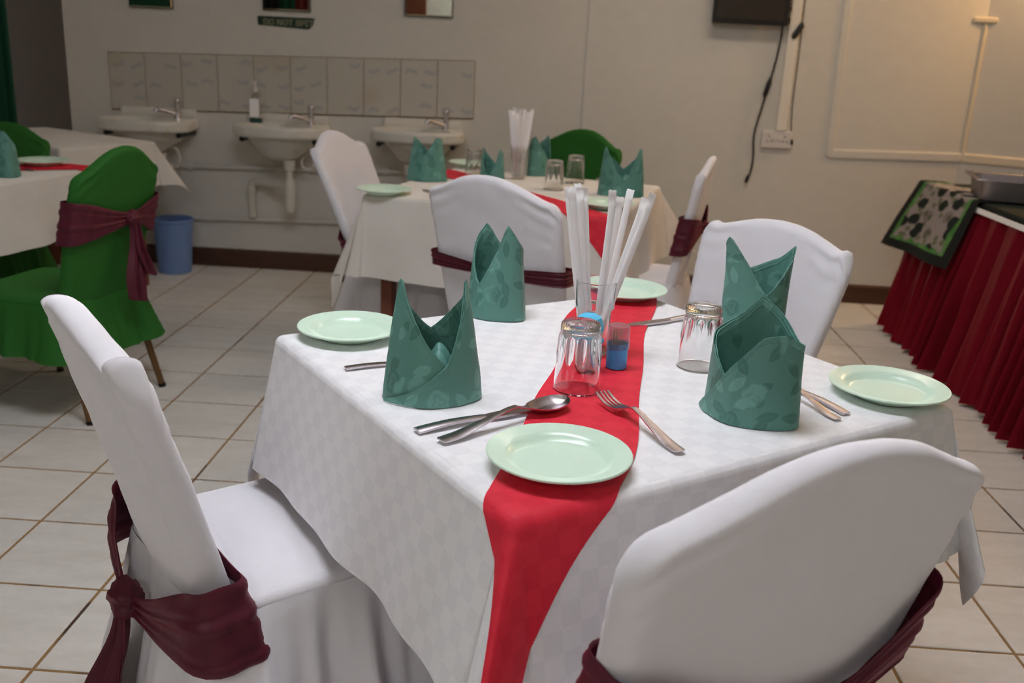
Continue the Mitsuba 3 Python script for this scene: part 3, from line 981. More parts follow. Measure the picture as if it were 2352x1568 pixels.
for q, (ax, ay, bx_, by_, zt, be) in enumerate(straws):
    p0 = np.array([SX, SY]) + rt * ax * .9 + fw * ay * .9
    p1 = np.array([SX, SY]) + rt * bx_ + fw * by_
    straw((*p0, ZT + .011), (*p1, zt), STRAW_LABELS[q] if q > 5 else 'white paper-wrapped straw in the tight bundle at the left of the nearest straw glass', 'straws in the glass on the nearest table', seed=q, bend=be, twist=VIEW + PI / 2 + .25 * math.sin(q * 2.1))

SX2, SY2 = .87, 2.60
straw_glass(SX2, SY2, .7315, 'glass full of paper-wrapped straws on the middle table')
r = np.random.default_rng(5)
for q in range(18):
    a, rad = q * 2.4, .023 * math.sqrt((q + .5) / 18)
    tip = 2.35 * rad
    straw((SX2 + rad * .7 * math.cos(a), SY2 + rad * .7 * math.sin(a), .743), (SX2 + tip * math.cos(a) + .004, SY2 + tip * math.sin(a), 1.022 + r.uniform(-.008, .012)),
          'white paper-wrapped straw bundled in the glass on the middle table', 'straws in the glass on the middle table', seed=40 + q, twist=a)

# salt shaker and toothpick holder
t = thing('salt_shaker', 'white salt shaker with a light blue cap behind the near tumbler', 'salt shaker')
body = rbox(.046, .040, .078, .010, (0, 0, .039), 16)
obj('shaker_body', place(body, 1.112, .010, ZT, 20), 'salt_white', t)
cap = cat(lathe([(0, .030), (.012, .0295), (.021, .024), (.026, .010), (.0262, 0), (0, 0)], 40))
obj('cap', place(cap, 1.112, .010, ZT + .076, 20), 'cap_blue', t)
obj('band', place(rbox(.048, .042, .010, .004, (0, 0, .058)), 1.112, .010, ZT, 20), 'cap_blue', t)
t = thing('toothpick_holder', 'small blue toothpick holder with a clear cap on the red runner', 'toothpick holder')
obj('holder_body', place(lathe([(0, 0), (.0185, 0), (.0195, .0012), (.0195, .048), (.0175, .048), (.0165, .004), (0, .004)], 48), 1.168, .032, ZT), 'deep_blue', t)
obj('clear_cap', place(lathe([(.0198, .038), (.0212, .038), (.0215, .040), (.0215, .058), (.0205, .060), (.0205, .079), (.019, .0815), (0, .082)], 48), 1.168, .032, ZT), 'frosted_cap', t)
picks = []
for q in range(14):
    a, rad = q * 2.4, .011 * math.sqrt((q + .5) / 14)
    picks.append(tube([(1.168 + rad * math.cos(a), .032 + rad * math.sin(a), ZT + .008), (1.164 + rad * 1.1 * math.cos(a + .4), .034 + rad * 1.1 * math.sin(a + .4), ZT + .070 + .002 * (q % 3))], [.0011, .0007], 5))
obj('toothpicks', cat(*picks), 'toothpick_wood', t, kind='stuff')


def bend_plate(poly, th, zf, n=.0035):
    m = extrude(poly, th)
    v, f = trimesh.remesh.subdivide_to_size(m.vertices, m.faces, n, max_iter=12)
    m = trimesh.Trimesh(v, f, process=True)
    m.vertices[:, 2] += zf(m.vertices[:, 0], m.vertices[:, 1])
    return m


def outline(xs, ws, n=90):
    x = np.linspace(xs[0], xs[-1], n)
    w = interp_smooth(x, xs, ws)
    return Polygon(np.vstack([np.stack([x, w], 1), np.stack([x[::-1], -w[::-1]], 1)]))


def knife_mesh(L=.215):
    p = unary_union([outline([0, .004, .02, .06, .095, .11], [.0080, .0088, .0085, .0068, .0058, .0060]), outline([.105, .115, .14, .18, .205, L], [.0058, .0078, .0092, .0095, .0072, .0010])])
    return bend_plate(p.buffer(.0004), .0032, lambda x, y: .001 + .0025 * np.sin(np.clip(x / .11, 0, 1) * PI) + .0018 * (1 - (y / .009) ** 2) * (x < .108), .004)


def spoon_mesh(L=.205):
    xs = [0, .003, .02, .06, .10, .128, .138, .150, .170, .188, .200, L]
    ws = [.0055, .0085, .0092, .0066, .0042, .0038, .0070, .0150, .0205, .0185, .0110, .0006]
    p = outline(xs, ws, 140)

    def zf(x, y):
        h = interp_smooth(np.clip(x, 0, L), [0, .02, .07, .115, .138, .17, L], [.002, .0025, .010, .017, .012, .0095, .0125])
        w = np.maximum(interp_smooth(np.clip(x, 0, L), xs, ws), 1e-4)
        bowl = -.0085 * (1 - np.clip(y / w, -1, 1) ** 2) * sstep(.132, .155, x) * (1 - sstep(.19, L + .012, x))
        return h + bowl + .0012 * (1 - (y / .009) ** 2) * (x < .12)
    return bend_plate(p, .0016, zf, .0032)


def fork_mesh(L=.205):
    head = outline([.125, .133, .145, .158, .170, .195, .200], [.0042, .0060, .0115, .0125, .0125, .0120, .0118], 80)
    hand = outline([0, .003, .02, .06, .10, .128], [.0050, .0082, .0090, .0068, .0045, .0042], 80)
    p = unary_union([head, hand.buffer(.0001)])
    for q in (-1, 0, 1):
        yc = q * .0062
        p = p.difference(Polygon([(.157, yc), (.159, yc - .0013), (.21, yc - .0020), (.21, yc + .0020), (.159, yc + .0013)]))
    tips = []
    for q in (-1.5, -.5, .5, 1.5):
        yc = q * .0062
        p = p.difference(Polygon([(.192, yc + .0035), (.2045, yc + .0006), (.21, yc + .0035)]))
        p = p.difference(Polygon([(.192, yc - .0035), (.2045, yc - .0006), (.21, yc - .0035)]))

    def zf(x, y):
        return interp_smooth(np.clip(x, 0, L), [0, .02, .07, .115, .138, .165, L], [.002, .0025, .011, .019, .011, .006, .017]) + .0012 * (1 - (y / .009) ** 2) * (x < .12)
    return bend_plate(p, .0018, zf, .0032)


KN, SP, FK = knife_mesh(), spoon_mesh(), fork_mesh()
KN_P, SP_P, FK_P = (mikit.ply(m, 'steel', smooth=40) for m in (KN, SP, FK))


def cutlery(kind, x0, y0, x1, y1, z, label, tilt=0.0):
    """lies from the handle end (x0, y0) towards (x1, y1)"""
    ply_, L = {'knife': (KN_P, .215), 'spoon': (SP_P, .205), 'fork': (FK_P, .205)}[kind]
    a = math.degrees(math.atan2(y1 - y0, x1 - x0))
    s = float(np.clip(math.hypot(x1 - x0, y1 - y0) / L, .85, 1.28))
    k = thing(kind, label, kind)
    scene[k] = {**ply_, 'to_world': T().translate([x0, y0, z]).rotate([0, 0, 1], a).rotate([0, 1, 0], -tilt).scale(s)}


cutlery('knife', .847, -.333, 1.046, -.195, .7315, 'steel knife with a square handle end, on the left of the near plate', .6)
cutlery('spoon', .887, -.368, 1.075, -.185, .7320, 'steel spoon tucked under the near plate, bowl towards the tumbler', .4)
cutlery('fork', 1.244, -.352, 1.131, -.148, .7325, 'steel fork on the right of the near plate, tines on the runner', .4)
cutlery('knife', .680, -.067, .860, .020, .7315, 'steel knife handle showing left of the near left napkin')
cutlery('knife', 1.546, -.142, 1.450, .045, .7315, 'steel knife reaching out under the right front napkin, nearer the right plate')
cutlery('fork', 1.525, -.171, 1.438, -.002, .7315, 'steel fork reaching out under the right front napkin, shorter handle showing')
cutlery('knife', 1.400, .446, 1.207, .315, .7325, 'steel knife lying from the runner to the right behind the right tumbler')
cutlery('knife', .520, 2.10, .640, 1.94, .7315, 'steel knife beside the left plate of the middle table')
cutlery('fork', 1.33, 2.50, 1.22, 2.66, .7315, 'steel fork on the middle table beside the right napkin')
cutlery('knife', -1.02, 2.05, -1.18, 2.12, .7315, 'steel knife beside the plate on the left edge table')


# ------------------------------------------------------------------ folded napkins
def napkin(x, y, z, rz, label, rx=.085, ry=.060, keys=None, taper=.72, lean=(0, 0), seed=0, flip=False, s=1.0, curl=0.0):
    """A standing napkin wound round itself: front at local -y, angles in degrees from the front, positive to the right.
    keys: (angle, height) along the winding, outer end first."""
    keys = keys or [(-75, .004), (-40, .022), (26, .070), (60, .140), (82, .200), (110, .165), (180, .105), (245, .160), (278, .200), (300, .165), (345, .105), (392, .062)]
    ang = np.array([k[0] for k in keys], float)
    hgt = np.array([k[1] for k in keys], float) * s
    th = np.unique(np.concatenate([np.linspace(ang[0], ang[-1], 240), ang]))
    H = .65 * np.interp(th, ang, hgt) + .35 * interp_smooth(th, ang, hgt)
    q = np.concatenate([np.linspace(0, .88, 30), np.linspace(.895, 1, 12)])
    TH, Q = np.meshgrid(th, q, indexing='ij')
    Z = Q * np.repeat(H[:, None], len(q), 1)
    prog = (TH - ang[0]) / (ang[-1] - ang[0])
    hm = .20 * s
    k = 1 - (1 - taper) * (Z / hm) ** 1.15
    t = np.radians(TH)
    wob = 1 + .04 * (meshkit.fbm(np.stack([np.cos(t) * 1.7 + seed, np.sin(t) * 1.7, Z * 9], -1), 3, seed) - .5) * 2 + .010 * (meshkit.noise(np.stack([t * 9 + seed, Z * 60, t * 0], -1), seed) - .5)
    edge = np.repeat(H[:, None], len(q), 1) - Z
    wob = wob - .014 * np.exp(-((edge - .011) / .0016) ** 2) + .008 * np.exp(-(edge / .004) ** 2) + .004 * np.sin(TH * 1.1 + 2 * np.sin(TH * .13)) * np.exp(-(edge / .012) ** 2)
    rin = 1 - .12 * prog
    # a lens-shaped plan with pinched sides
    rr = 1 / (np.abs(np.sin(t)) ** 1.65 + np.abs(np.cos(t) / (ry / rx)) ** 1.65) ** (1 / 1.65)
    R = rx * s * rr * rin * wob
    X = R * np.sin(t) * k + lean[0] * (Z / hm) ** 1.5 + curl * np.sign(np.sin(t)) * (Z / hm) ** 3
    Y = -R * np.cos(t) * k + lean[1] * (Z / hm) ** 1.5
    if flip:
        X = -X
    P = np.stack([X, Y, Z + .0008], -1)
    arcs = np.concatenate([[0], np.cumsum(np.linalg.norm(np.diff(P[:, 0, :2], axis=0), axis=1))])
    tkn = thing('napkin', label, 'napkin')

    def add(name, P, uv, flipn=False):
        m = sheet(P, .0016)
        v0 = uv.reshape(-1, 2)
        obj(name, place(m, x, y, z, rz), 'teal_damask', tkn, smooth=True, uv=np.vstack([v0, v0]))
    uv = np.stack([np.repeat(arcs[:, None], len(q), 1) + .3 * seed, Z + .17 * seed], -1)
    add('outer_fold', P, uv)
    # second layer of the cloth just inside, its edge a little lower
    sel = slice(int(len(th) * .10), len(th))
    k2 = 1 - .050
    P2 = P[sel].copy()
    P2[..., 0] *= k2
    P2[..., 1] *= k2
    P2[..., 2] = P2[..., 2] * .985
    add('inner_fold', P2, uv[sel] + .41)
    # tucked corner in the pocket
    n1, n2 = 30, 24
    a, b = np.meshgrid(np.linspace(-1, 1, n1), np.linspace(0, 1, n2), indexing='ij')
    X = rx * s * .66 * a * (1 - .25 * b)
    if flip:
        X = -X
    ridge = .078 * s * (1 - .55 * np.abs(a - .2)) + .012 * s * np.sin(a * 5)
    Y = ry * s * (.42 - .75 * b) * (1 - .3 * a * a)
    Zp = ridge * (1 - .45 * b ** 1.5)
    add('tucked_corner', np.stack([X, Y, Zp], -1), np.stack([a * .06, b * .05], -1) + .2)
    return tkn


N_GEN = None
napkin(.848, -.175, .7312, 10, 'teal damask napkin with two tall points at the near left of the nearest table', rx=.088, ry=.060, seed=1, taper=.66, lean=(.0, .012))
napkin(.920, .362, .7312, -36, 'rose-patterned teal napkin at the far left of the nearest table, tall single point', rx=.080, ry=.062, seed=2, taper=.74,
       keys=[(-80, .004), (-40, .030), (0, .078), (35, .145), (62, .205), (90, .165), (150, .115), (215, .150), (250, .192), (285, .14), (335, .085), (385, .05)])
napkin(1.378, -.165, .7312, -38, 'teal damask napkin with a drooping front flap at the right of the nearest table', rx=.088, ry=.070, seed=3, taper=.88,
       keys=[(-72, .004), (-40, .045), (0, .105), (35, .150), (62, .156), (95, .135), (125, .130), (170, .165), (205, .188), (235, .155), (290, .115), (340, .07), (380, .05)])
napkin(1.490, .395, .7312, 18, 'teal damask napkin with two pointed wings behind the drooping one', rx=.082, ry=.060, seed=4, taper=.95, flip=True, curl=.012,
       keys=[(-72, .004), (-30, .040), (20, .095), (55, .155), (84, .200), (110, .165), (180, .115), (245, .145), (274, .178), (300, .145), (345, .10), (385, .06)])
napkin(.490, 2.40, .7312, 0, 'teal napkin with two rounded points on the middle table, left of the glasses', s=.90, seed=5, taper=.66, rx=.102, ry=.065,
       keys=[(-75, .06), (-40, .10), (0, .125), (30, .165), (60, .20), (100, .19), (180, .13), (240, .18), (280, .200), (310, .18), (355, .125), (395, .09)])
napkin(.780, 2.20, .7312, -40, 'teal napkin showing a point above the white chair on the middle table', seed=6, taper=.7, s=.84)
napkin(.955, 2.78, .7312, 60, 'teal napkin standing behind the straw glass of the middle table', seed=7, taper=.8, s=.88, rx=.095)
napkin(1.300, 2.27, .7312, -12, 'teal napkin with two pointed ears at the right of the middle table', seed=8, taper=.78, rx=.106, s=.96)
napkin(-1.045, 1.90, .7312, -50, 'teal napkin at the left edge of the picture', seed=9, taper=.66, s=.86)

# ------------------------------------------------------------------ washbasins and plumbing on the back wall
def basin(x, z, label, tap_dx=.135):
    """Wall-hung basin: x is its middle, z the height of its rim."""
    t = thing('washbasin', label, 'sink')
    W, D = .50, .36
    def hull(*pts):
        return m3.Manifold.batch_hull(list(pts))
    s = m3.Manifold.sphere(.016, 20)
    out = []
    for px, py in [(-W / 2 + .045, -.016), (W / 2 - .045, -.016)] + [((W / 2 - .016) * math.sin(q), -.20 - (D - .216) * math.cos(q) ** .8 if abs(q) < 1.56 else -.20) for q in np.linspace(-PI / 2, PI / 2, 15)]:
        for pz in (-.016, -.044):
            out.append(s.translate((px, py, pz)))
    rim = hull(*out)
    bowl = hull(m3.Manifold.sphere(.1, 40).scale((1.95, 1.45, .3)).translate((0, -.20, -.045)), m3.Manifold.sphere(.1, 40).scale((1.1, .85, .5)).translate((0, -.185, -.135)), m3.Manifold.sphere(.03, 16).translate((-.14, -.035, -.08)), m3.Manifold.sphere(.03, 16).translate((.14, -.035, -.08)))
    inner = m3.Manifold.sphere(.1, 48).scale((1.80, 1.18, 1.35)).translate((0, -.215, .0))
    ledge = hull(*[m3.Manifold.sphere(.010, 12).translate((q * (W / 2 - .05), -.010 - r, h)) for q in (-1, 1) for r, h in ((0, .035), (0, -.02), (.02, -.01))])
    body = (rim + bowl + ledge) - inner
    obj('bowl', place(man(body), x, YW, z), 'ceramic', t, smooth=40)
    px, py = x + tap_dx, YW - .085
    tap = cat(tube([(px, py, z - .01), (px, py, z + .028)], [.021, .017], 16), tube([(px, py, z + .028), (px, py, z + .075)], [.0135, .012], 16), tube(bez([(px, py, z + .020), (px - .045, py - .035, z + .036), (px - .085, py - .065, z + .046), (px - .093, py - .072, z + .030)], 18), [.0115] * 19, 12))
    k = obj('tap', tap, 'chrome', t, smooth=40)
    obj('tap_knob', cat(tube([(px, py, z + .075), (px, py, z + .090)], [.017, .018], 16), place(trimesh.creation.icosphere(2, .015), px, py, z + .093)), 'chrome', k, smooth=40)
    for q in (-.20, .19):
        obj('bracket', tube([(x + q, YW - .005, z - .080), (x + q, YW - .235, z - .078)], .014, 10), 'black_plastic', t)
    obj('overflow', place(lathe([(0, 0), (.007, 0), (.007, .003), (0, .003)], 16), x - .145, YW - .072, z - .004), 'brown_skirting', t)
    return t


B1, B2, B3 = (-1.165, .828), (-.435, .830), (.295, .842)
basin(*B1, 'leftmost of the three washbasins, half hidden by the cream table')
basin(*B2, 'middle washbasin of the three, carrying the soap bottle')
basin(*B3, 'rightmost of the three washbasins, behind the middle table')


def waste(x, z, parent=None, full=True):
    pts = [tube([(x, YW - .19, z - .18), (x, YW - .19, z - .235)], [.032, .028], 16), tube([(x, YW - .19, z - .225), (x, YW - .19, z - .30)], .018, 14), tube([(x, YW - .19, z - .285), (x, YW - .19, z - .305)], .027, 16)]
    if full:
        pts += [tube([(x, YW - .19, z - .30), (x, YW - .19, z - .32), (x, YW - .19, z - .44), (x, YW - .19, z - .462)], [.024, .033, .029, .022], 16)]
    return cat(*pts)


t = thing('drain_pipe', 'pale plastic bottle trap and elbow pipe under the middle washbasin', 'pipe')
obj('bottle_trap', waste(B2[0] + .04, B2[1]), 'pvc', t)
obj('outlet', tube(bez([(-.40, YW - .19, .50), (-.52, YW - .10, .50), (-.615, YW - .045, .50), (-.648, YW - .038, .485), (-.655, YW - .036, .44), (-.652, YW - .036, .30)], 40), .021, 12), 'pvc', t)
obj('elbow_collar', tube([(-.654, YW - .036, .47), (-.654, YW - .036, .44)], .026, 14), 'pvc', t)
ring = [(B2[0] + .125 + .036 * math.cos(a), YW - .12 + .02 * math.sin(a), .635 + .040 * math.sin(a)) for a in np.linspace(-.6, 2 * PI - 1.0, 30)]
obj('supply_hose', tube(ring, .0065, 8), 'pvc', t)
t = thing('drain_pipe', 'short pale trap under the left washbasin', 'pipe')
obj('bottle_trap', waste(B1[0] + .07, B1[1], full=False), 'pvc', t)
ring = [(B1[0] + .115 + .030 * math.cos(a), YW - .12, .62 + .055 * math.sin(a)) for a in np.linspace(-2.2, 2.0, 24)]
obj('supply_hose', tube(ring, .0065, 8), 'pvc', t)
t = thing('drain_pipe', 'pale elbow pipe under the right washbasin, behind the middle table', 'pipe')
obj('bottle_trap', waste(B3[0] - .04, B3[1]), 'pvc', t)
obj('outlet', tube(bez([(.255, YW - .19, .51), (.15, YW - .08, .51), (.085, YW - .036, .505), (.06, YW - .036, .47), (.058, YW - .036, .30)], 36), .021, 12), 'pvc', t)
tag(obj('water_pipe', tube(bez([(B3[0] + .21, YW - .10, .68), (B3[0] + .29, YW - .05, .655), (B3[0] + .52, YW - .02, .585)], 20), .008, 8), 'painted_pipe'), 'thin pipe running down to the right from the right washbasin', 'pipe')
tag(obj('water_pipe', cat(tube([(-1.35, YW - .02, .556), (-.2, YW - .02, .583), (1.14, YW - .02, .625)], .013, 10), *[rbox(.025, .03, .036, .004, (q, YW - .016, .565 + .027 * (q + 1))) for q in (-1.0, -.30, .10, .8)]), 'painted_pipe'), 'upper painted pipe running along the back wall under the washbasins', 'pipe')
tag(obj('water_pipe', cat(tube([(-1.35, YW - .02, .266), (-.2, YW - .02, .293), (1.14, YW - .02, .325)], .013, 10), *[rbox(.025, .03, .036, .004, (q, YW - .016, .275 + .027 * (q + 1))) for q in (-.9, -.30, .5)]), 'painted_pipe'), 'lower painted pipe running along the back wall above the skirting', 'pipe')

# soap bottle on the middle basin
t = thing('soap_bottle', 'clear pump bottle of hand soap with a pale label on the middle washbasin', 'bottle')
sx, sy, sz = B2[0] - .155, YW - .120, B2[1] + .001
sec = lambda w, d, z: (w, d, z)
rows = []
for wv, dv, zv in ((.030, .018, 0), (.0335, .021, .004), (.034, .0215, .10), (.032, .020, .125), (.022, .015, .145), (.012, .011, .155), (.011, .011, .165)):
    a = np.arange(40) * 2 * PI / 40
    ex = 2 / 3.2 if wv > .02 else 1
    rows.append(np.stack([wv * np.sign(np.cos(a)) * np.abs(np.cos(a)) ** ex, dv * np.sign(np.sin(a)) * np.abs(np.sin(a)) ** ex, np.full(40, zv)], -1))
rows = [np.zeros((40, 3))] + rows + [np.tile([[0, 0, .165]], (40, 1))]
b = grid(np.array(rows), wrap_v=True)
b.faces = b.faces[:, ::-1]
obj('bottle', place(b, sx, sy, sz), 'clear_glass', t, smooth=40)
liq = np.array([r_ * [1.015, 1.02, 0] + [0, 0, .002 + .022 * q] for q, r_ in ((0, rows[2]), (1, rows[2]))])
liq = np.concatenate([np.broadcast_to([[[0, 0, .002]]], (1, 40, 3)), liq, np.broadcast_to([[[0, 0, .024]]], (1, 40, 3))])
g = grid(liq, wrap_v=True)
g.faces = g.faces[:, ::-1]
mat('soap_green', (0.01, 0.055, 0.045), 0.3, 0.5)
obj('liquid_soap', place(g, sx, sy, sz), 'soap_green', t)
obj('paper_label', place(rbox(.050, .0012, .095, .0005, (0, -.0228, .078)), sx, sy, sz), 'straw_paper', t)
obj('pump', cat(tube([(sx, sy, sz + .160), (sx, sy, sz + .180)], .013, 14), tube([(sx, sy, sz + .178), (sx, sy, sz + .205)], .005, 10), rbox(.036, .014, .010, .004, (sx - .008, sy, sz + .209))), 'white_plastic', t)

# blue waste bin
t = thing('waste_bin', 'translucent blue plastic bin on the floor by the back wall', 'bin')
ang = np.arange(48) * 2 * PI / 48
prof = [(0, .0), (.083, 0), (.088, .006), (.093, .10), (.0945, .105), (.0945, .112), (.094, .118), (.100, .22), (.102, .226), (.102, .236), (.104, .28), (.110, .285), (.111, .297), (.107, .300), (.104, .297), (.100, .23), (.085, .01), (0, .01)]
obj('bin_body', place(lathe(prof, 56), -1.050, 3.47, 0), 'bucket_blue', t, smooth=30)

# mirrors and the sign
def mirror(x0, x1, z0, label):
    t = thing('mirror', label, 'mirror')
    obj('backing', bx(x0 - .004, x1 + .004, YW - .012, YW, z0 - .004, z0 + .46), 'black_plastic', t, smooth=False)
    g, b = .0, .006
    P = np.array([[x0, 0, z0], [x1, 0, z0], [x1, 0, z0 + .456], [x0, 0, z0 + .456]])
    c = P.mean(0)
    Q = c + (P - c) * .975
    v = np.vstack([P + [0, YW - .012, 0], Q + [0, YW - .016, 0]])
    f = [[4, 5, 6], [4, 6, 7]]
    for q in range(4):
        n = (q + 1) % 4
        f += [[q, n, 4 + n], [q, 4 + n, 4 + q]]
    obj('glass', TM(v, f), 'mirror_glass', t, smooth=False)


mirror(-1.288, -1.060, 1.394, 'small mirror above the left washbasin, cut by the top of the picture')
mirror(-.566, -.318, 1.412, 'small mirror above the sign over the middle washbasin')
mirror(.190, .440, 1.417, 'small mirror above the right washbasin reflecting a brown door post')
t = thing('sign', 'dark green plate reading DO NOT SPIT over the middle washbasin', 'sign')
plate_ = unary_union([Polygon([(-.148, -.018), (.122, -.030), (.140, -.012), (.150, .020), (-.150, .020)])]).buffer(.004)
m = extrude(plate_, .004)
m.apply_transform(trimesh.transformations.rotation_matrix(PI / 2, (1, 0, 0)))
obj('board', place(m, -.448, YW, 1.355), 'sign_green', t, smooth=False)
L = meshkit.text_mesh('DO NOT SPIT', .030, .002, bold=True)
w_ = L.bounds[1][0] - L.bounds[0][0]
L.apply_transform(np.diag([.268 / w_, 1, 1, 1]))
L.apply_transform(trimesh.transformations.rotation_matrix(PI / 2, (1, 0, 0)))
obj('lettering', place(L, -.448 - .124, YW - .004, 1.336, 0, 0, 0), 'sign_letter', t, smooth=False)

# small screen, trunking, socket and cables on the right part of the wall
t = thing('television', 'black framed screen hanging on the wall, its lower edge in view', 'television')
obj('casing', rbox(.385, .05, .34, .008, (1.985, ym - .055, 1.622)), 'black_plastic', t)
obj('screen_panel', rbox(.345, .004, .30, .001, (1.978, ym - .0815, 1.626)), 'dark_screen', t)
obj('wall_bracket', rbox(.06, .04, .20, .006, (2.02, ym - .018, 1.64)), 'black_plastic', t)
for q in (1.48, 1.54, 1.60):
    obj('side_clip', rbox(.018, .03, .03, .006, (2.183, ym - .05, q)), 'black_plastic', t)
tag(obj('cable_trunking', cat(rbox(.055, .026, 1.9, .005, (2.222, ym - .013, .922 + .95))), 'trunking_cream'), 'cream vertical cable trunking running up the wall from the socket', 'trunking')
t = thing('wall_socket', 'cream double wall socket below the trunking', 'socket')
obj('plate', rbox(.165, .022, .092, .006, (2.207, ym - .011, .876)), 'white_plastic', t)
hole = []
for q in (-.042, .042):
    for dx, dz, wx_, wz_ in ((0, .014, .006, .009), (-.011, -.010, .009, .005), (.011, -.010, .009, .005)):
        hole.append(rbox(wx_, .002, wz_, .0008, (2.207 + q + dx, ym - .0225, .878 + dz)))
obj('slots', cat(*hole), 'black_plastic', t)
for q in (-.012, .012):
    obj('switch', rbox(.014, .006, .020, .002, (2.207 + q, ym - .024, .882)), 'white_plastic', t)
t = thing('cable', 'dark cable hanging from the screen past the socket with a loose end', 'cable')
cpts = bez([(2.155, ym - .045, 1.47), (2.160, ym - .03, 1.40), (2.150, ym - .02, 1.28), (2.128, ym - .018, 1.15), (2.105, ym - .018, 1.03), (2.083, ym - .018, .90), (2.092, ym - .018, .78), (2.088, ym - .016, .70), (2.073, ym - .016, .655)], 60)
obj('wire', tube(cpts, .0052, 8), 'black_plastic', t)
obj('inline_plug', tube([(2.135, ym - .019, 1.195), (2.130, ym - .019, 1.17), (2.116, ym - .019, 1.11), (2.112, ym - .019, 1.095)], [.006, .013, .013, .006], 10), 'black_plastic', t)
obj('end_plug', tube([(2.079, ym - .016, .68), (2.075, ym - .016, .665), (2.068, ym - .016, .64)], [.006, .010, .008], 10), 'black_plastic', t)
t = thing('cable', 'thin cable along the right side of the trunking with a black connector', 'cable')
cpts = bez([(2.262, ym - .012, 1.75), (2.262, ym - .012, 1.50), (2.266, ym - .010, 1.36), (2.266, ym - .010, 1.10), (2.272, ym - .010, .98), (2.285, ym - .016, .87)], 40)
obj('wire', tube(cpts, .0030, 6), 'black_plastic', t)
obj('connector', tube([(2.262, ym - .03, 1.475), (2.258, ym - .03, 1.46), (2.225, ym - .03, 1.405), (2.220, ym - .03, 1.395)], [.006, .015, .015, .006], 10), 'black_plastic', t)
obj('end_plug', tube([(2.284, ym - .016, .88), (2.287, ym - .018, .855)], .009, 8), 'black_plastic', t)

# ------------------------------------------------------------------ curtains and the far side of the room (seen in the mirrors)
def curtain(name, p0, p1, z0, z1, m, label, pleat=.10, amp=.025, seed=0):
    p0, p1 = np.array(p0, float), np.array(p1, float)
    L = np.linalg.norm(p1 - p0)
    d = (p1 - p0) / L
    n = np.array([d[1], -d[0]])
    a = np.linspace(0, L, max(24, int(L / pleat * 14)))
    zz = np.linspace(z0, z1, 14)
    A, Z = np.meshgrid(a, zz, indexing='ij')
    w = amp * np.sin(A * 2 * PI / pleat + .8 * np.sin(A * 5 + seed)) * (1.15 - .3 * (Z - z0) / (z1 - z0))
    P = np.stack([p0[0] + d[0] * A + n[0] * w, p0[1] + d[1] * A + n[1] * w, Z], -1)
    return tag(obj(name, grid(P), m, smooth=True), label, 'curtain')


curtain('curtain', (-2.35, 3.50), (-1.945, 3.62), .05, 2.6, 'curtain_green', 'dark green curtain at the left edge beside the dim passage')
curtain('curtain', (-3.0, YF + .08), (-2.62, YF + .08), .1, 2.4, 'dark_cloth', 'black curtain on the wall behind us')
curtain('curtain', (-2.62, YF + .08), (-2.42, YF + .08), .1, 2.4, 'curtain_green', 'green curtain on the wall behind us')
curtain('curtain', (-2.42, YF + .08), (-2.0, YF + .08), .1, 2.4, 'curtain_red', 'red curtain on the wall behind us')
curtain('curtain', (XL + .08, .4), (XL + .08, -1.55), .1, 2.4, 'curtain_green', 'green curtain on the left wall')
curtain('curtain', (XL + .08, -1.55), (XL + .08, -1.9), .1, 2.4, 'curtain_red', 'red curtain on the left wall')
struct('door_1', rbox(.26, .06, 2.1, .01, (-.87, YF + .03, 1.05)), 'door_wood')

# ------------------------------------------------------------------ buffet on the right
BX0, BX1, BY0, BY1, BZ = 2.86, 3.50, .55, 3.12, .750
t = thing('buffet_table', 'long buffet table with a dark top and pleated dark red satin skirt at the right', 'table')
obj('tabletop', rbox(BX1 - BX0, BY1 - BY0, .03, .008, ((BX0 + BX1) / 2, (BY0 + BY1) / 2, BZ - .018)), 'table_wood', t)
for a in (BX0 + .06, BX1 - .06):
    for b in (BY0 + .06, BY1 - .06):
        obj('leg', rbox(.04, .04, BZ - .03, .004, (a, b, (BZ - .03) / 2)), 'table_wood', t)


def pleats(p0, p1, nrm, seed, zt=.722, zb=.02):
    p0, p1, nrm = np.array(p0, float), np.array(p1, float), np.array(nrm, float)
    L = np.linalg.norm(p1 - p0)
    d = (p1 - p0) / L
    r = np.random.default_rng(seed)
    a = np.linspace(0, L, int(L / .0045))
    ph = np.cumsum(.25 + 1.5 * meshkit.noise(np.stack([a * 9, a * 0, a * 0], -1), seed)) * (2 * PI / (.105 / .0045))
    zz = np.linspace(zt, zb, 30)
    A, Z = np.meshgrid(a, zz, indexing='ij')
    PH = np.repeat(ph[:, None], len(zz), 1)
    dn = (zt - Z) / (zt - zb)
    amp = .008 + .042 * dn ** .8
    big = meshkit.fbm(np.stack([A * 5, dn * 1.2, A * 0], -1), 3, seed + 1) - .5
    w = amp * (np.sin(PH + .8 * dn * np.sin(A * 7)) + .35 * np.sin(2 * PH + 1)) + .10 * dn + .05 * big * dn
    hem = .03 * (meshkit.noise(np.stack([A * 7, A * 0, A * 0], -1), seed + 4) - .5) * dn
    P = np.stack([p0[0] + d[0] * A + nrm[0] * w, p0[1] + d[1] * A + nrm[1] * w, Z + hem], -1)
    return grid(P)


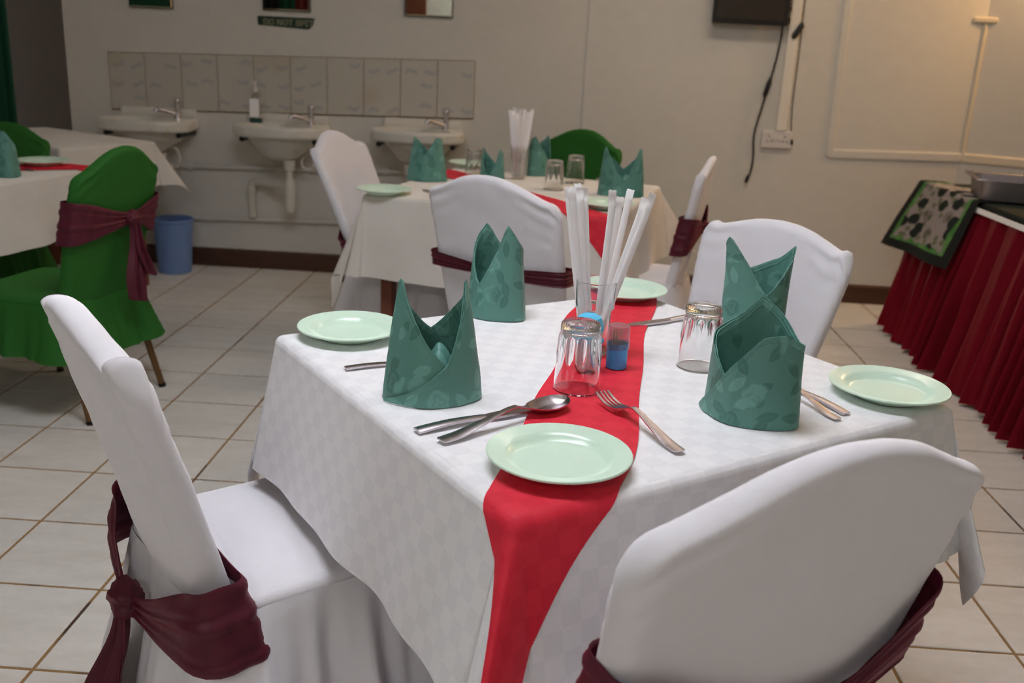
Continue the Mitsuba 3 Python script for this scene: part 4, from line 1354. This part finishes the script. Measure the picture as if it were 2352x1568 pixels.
obj('skirt', cat(pleats((BX0 - .012, BY0 - .06), (BX0 - .012, BY1 + .02), (-1, 0), 21), pleats((BX0 - .03, BY1 + .012), (BX1 + .03, BY1 + .012), (0, 1), 22)), 'red_satin', t, smooth=True)
C4 = Cloth((BX0 + BX1) / 2, (BY0 + BY1) / 2, 0, (BX1 - BX0) / 2 + .006, (BY1 - BY0) / 2 + .006, BZ + .002, .030, rr=.010, side=(.12,) * 4, wave=.006, seed=31)
m, uv = C4.mesh(90)
tag(obj('tablecloth', m, 'dark_cloth', smooth=True, uv=uv), 'dark green-black cloth covering the top of the buffet', 'tablecloth')
obj('skirt_band', cat(rbox(.004, BY1 - BY0 + .04, .022, .001, (BX0 - .034, (BY0 + BY1) / 2, BZ - .030)), rbox(BX1 - BX0 + .06, .004, .022, .001, ((BX0 + BX1) / 2, BY1 + .034, BZ - .030))), 'straw_paper', t, label='narrow white band along the top of the skirt')
# printed cloth over the corner of the buffet
na, nb = 60, 70
u_, v_ = np.meshgrid(np.linspace(0, 1, na), np.linspace(0, 1, nb), indexing='ij')
ya = BY1 + .03 - u_ * .68
run = -.10 - .10 * u_ + v_ * (.46 + .06 * u_)      # distance past the table edge
rr = .014
th_ = np.clip(run / rr, 0, PI / 2)
rest = np.maximum(run - rr * PI / 2, 0)
xx = BX0 - .022 + np.maximum(-run, 0) - rr * np.sin(th_) - rest * .30 - .012 * np.sin(u_ * 9 + 1) * np.minimum(rest / .2, 1) - .004
zz = BZ + .0068 - rr * (1 - np.cos(th_)) - rest * .95 + .0
ya = ya + .10 * v_ * (1 - u_) + .0 * v_
P = np.stack([xx, ya, zz], -1)
tag(obj('printed_cloth', grid(P), 'printed_cotton', smooth=True, uv=np.stack([u_.ravel(), v_.ravel()], 1)), 'black, green and grey printed cloth hanging over the corner of the buffet', 'cloth')
# steel food pan
t = thing('food_pan', 'rectangular steel food pan standing on the buffet', 'pan')


def pan(L, W, H, th=.0018, rim=.018):
    def rr(l, w, z, c):
        p = sbox(-l / 2 + c, -w / 2 + c, l / 2 - c, w / 2 - c).buffer(c, 6)
        pts = np.array([LineString(p.exterior.coords).interpolate(q, normalized=True).coords[0] for q in np.linspace(0, 1, 80, endpoint=False)])
        return np.column_stack([pts, np.full(80, z)])
    rows = [rr(.02, .02, .004, .009), rr(L - .05, W - .05, .004, .03), rr(L - .035, W - .035, .010, .03), rr(L - .012, W - .012, H - .002, .03), rr(L, W, H, .032), rr(L + rim * 2, W + rim * 2, H + .001, .03), rr(L + rim * 2 + .003, W + rim * 2 + .003, H - .003, .03),
            rr(L + rim * 2, W + rim * 2, H - .0035, .03), rr(L + .003, W + .003, H - .003, .032), rr(L - .009, W - .009, H - .006, .03), rr(L - .030, W - .030, .007, .03), rr(L - .05, W - .05, 0, .03), rr(.02, .02, 0, .009)]
    return grid(np.array(rows), wrap_v=True)


obj('pan_body', place(pan(.52, .31, .095), 3.11, 2.58, BZ + .004, -14), 'pan_steel', t, smooth=35)
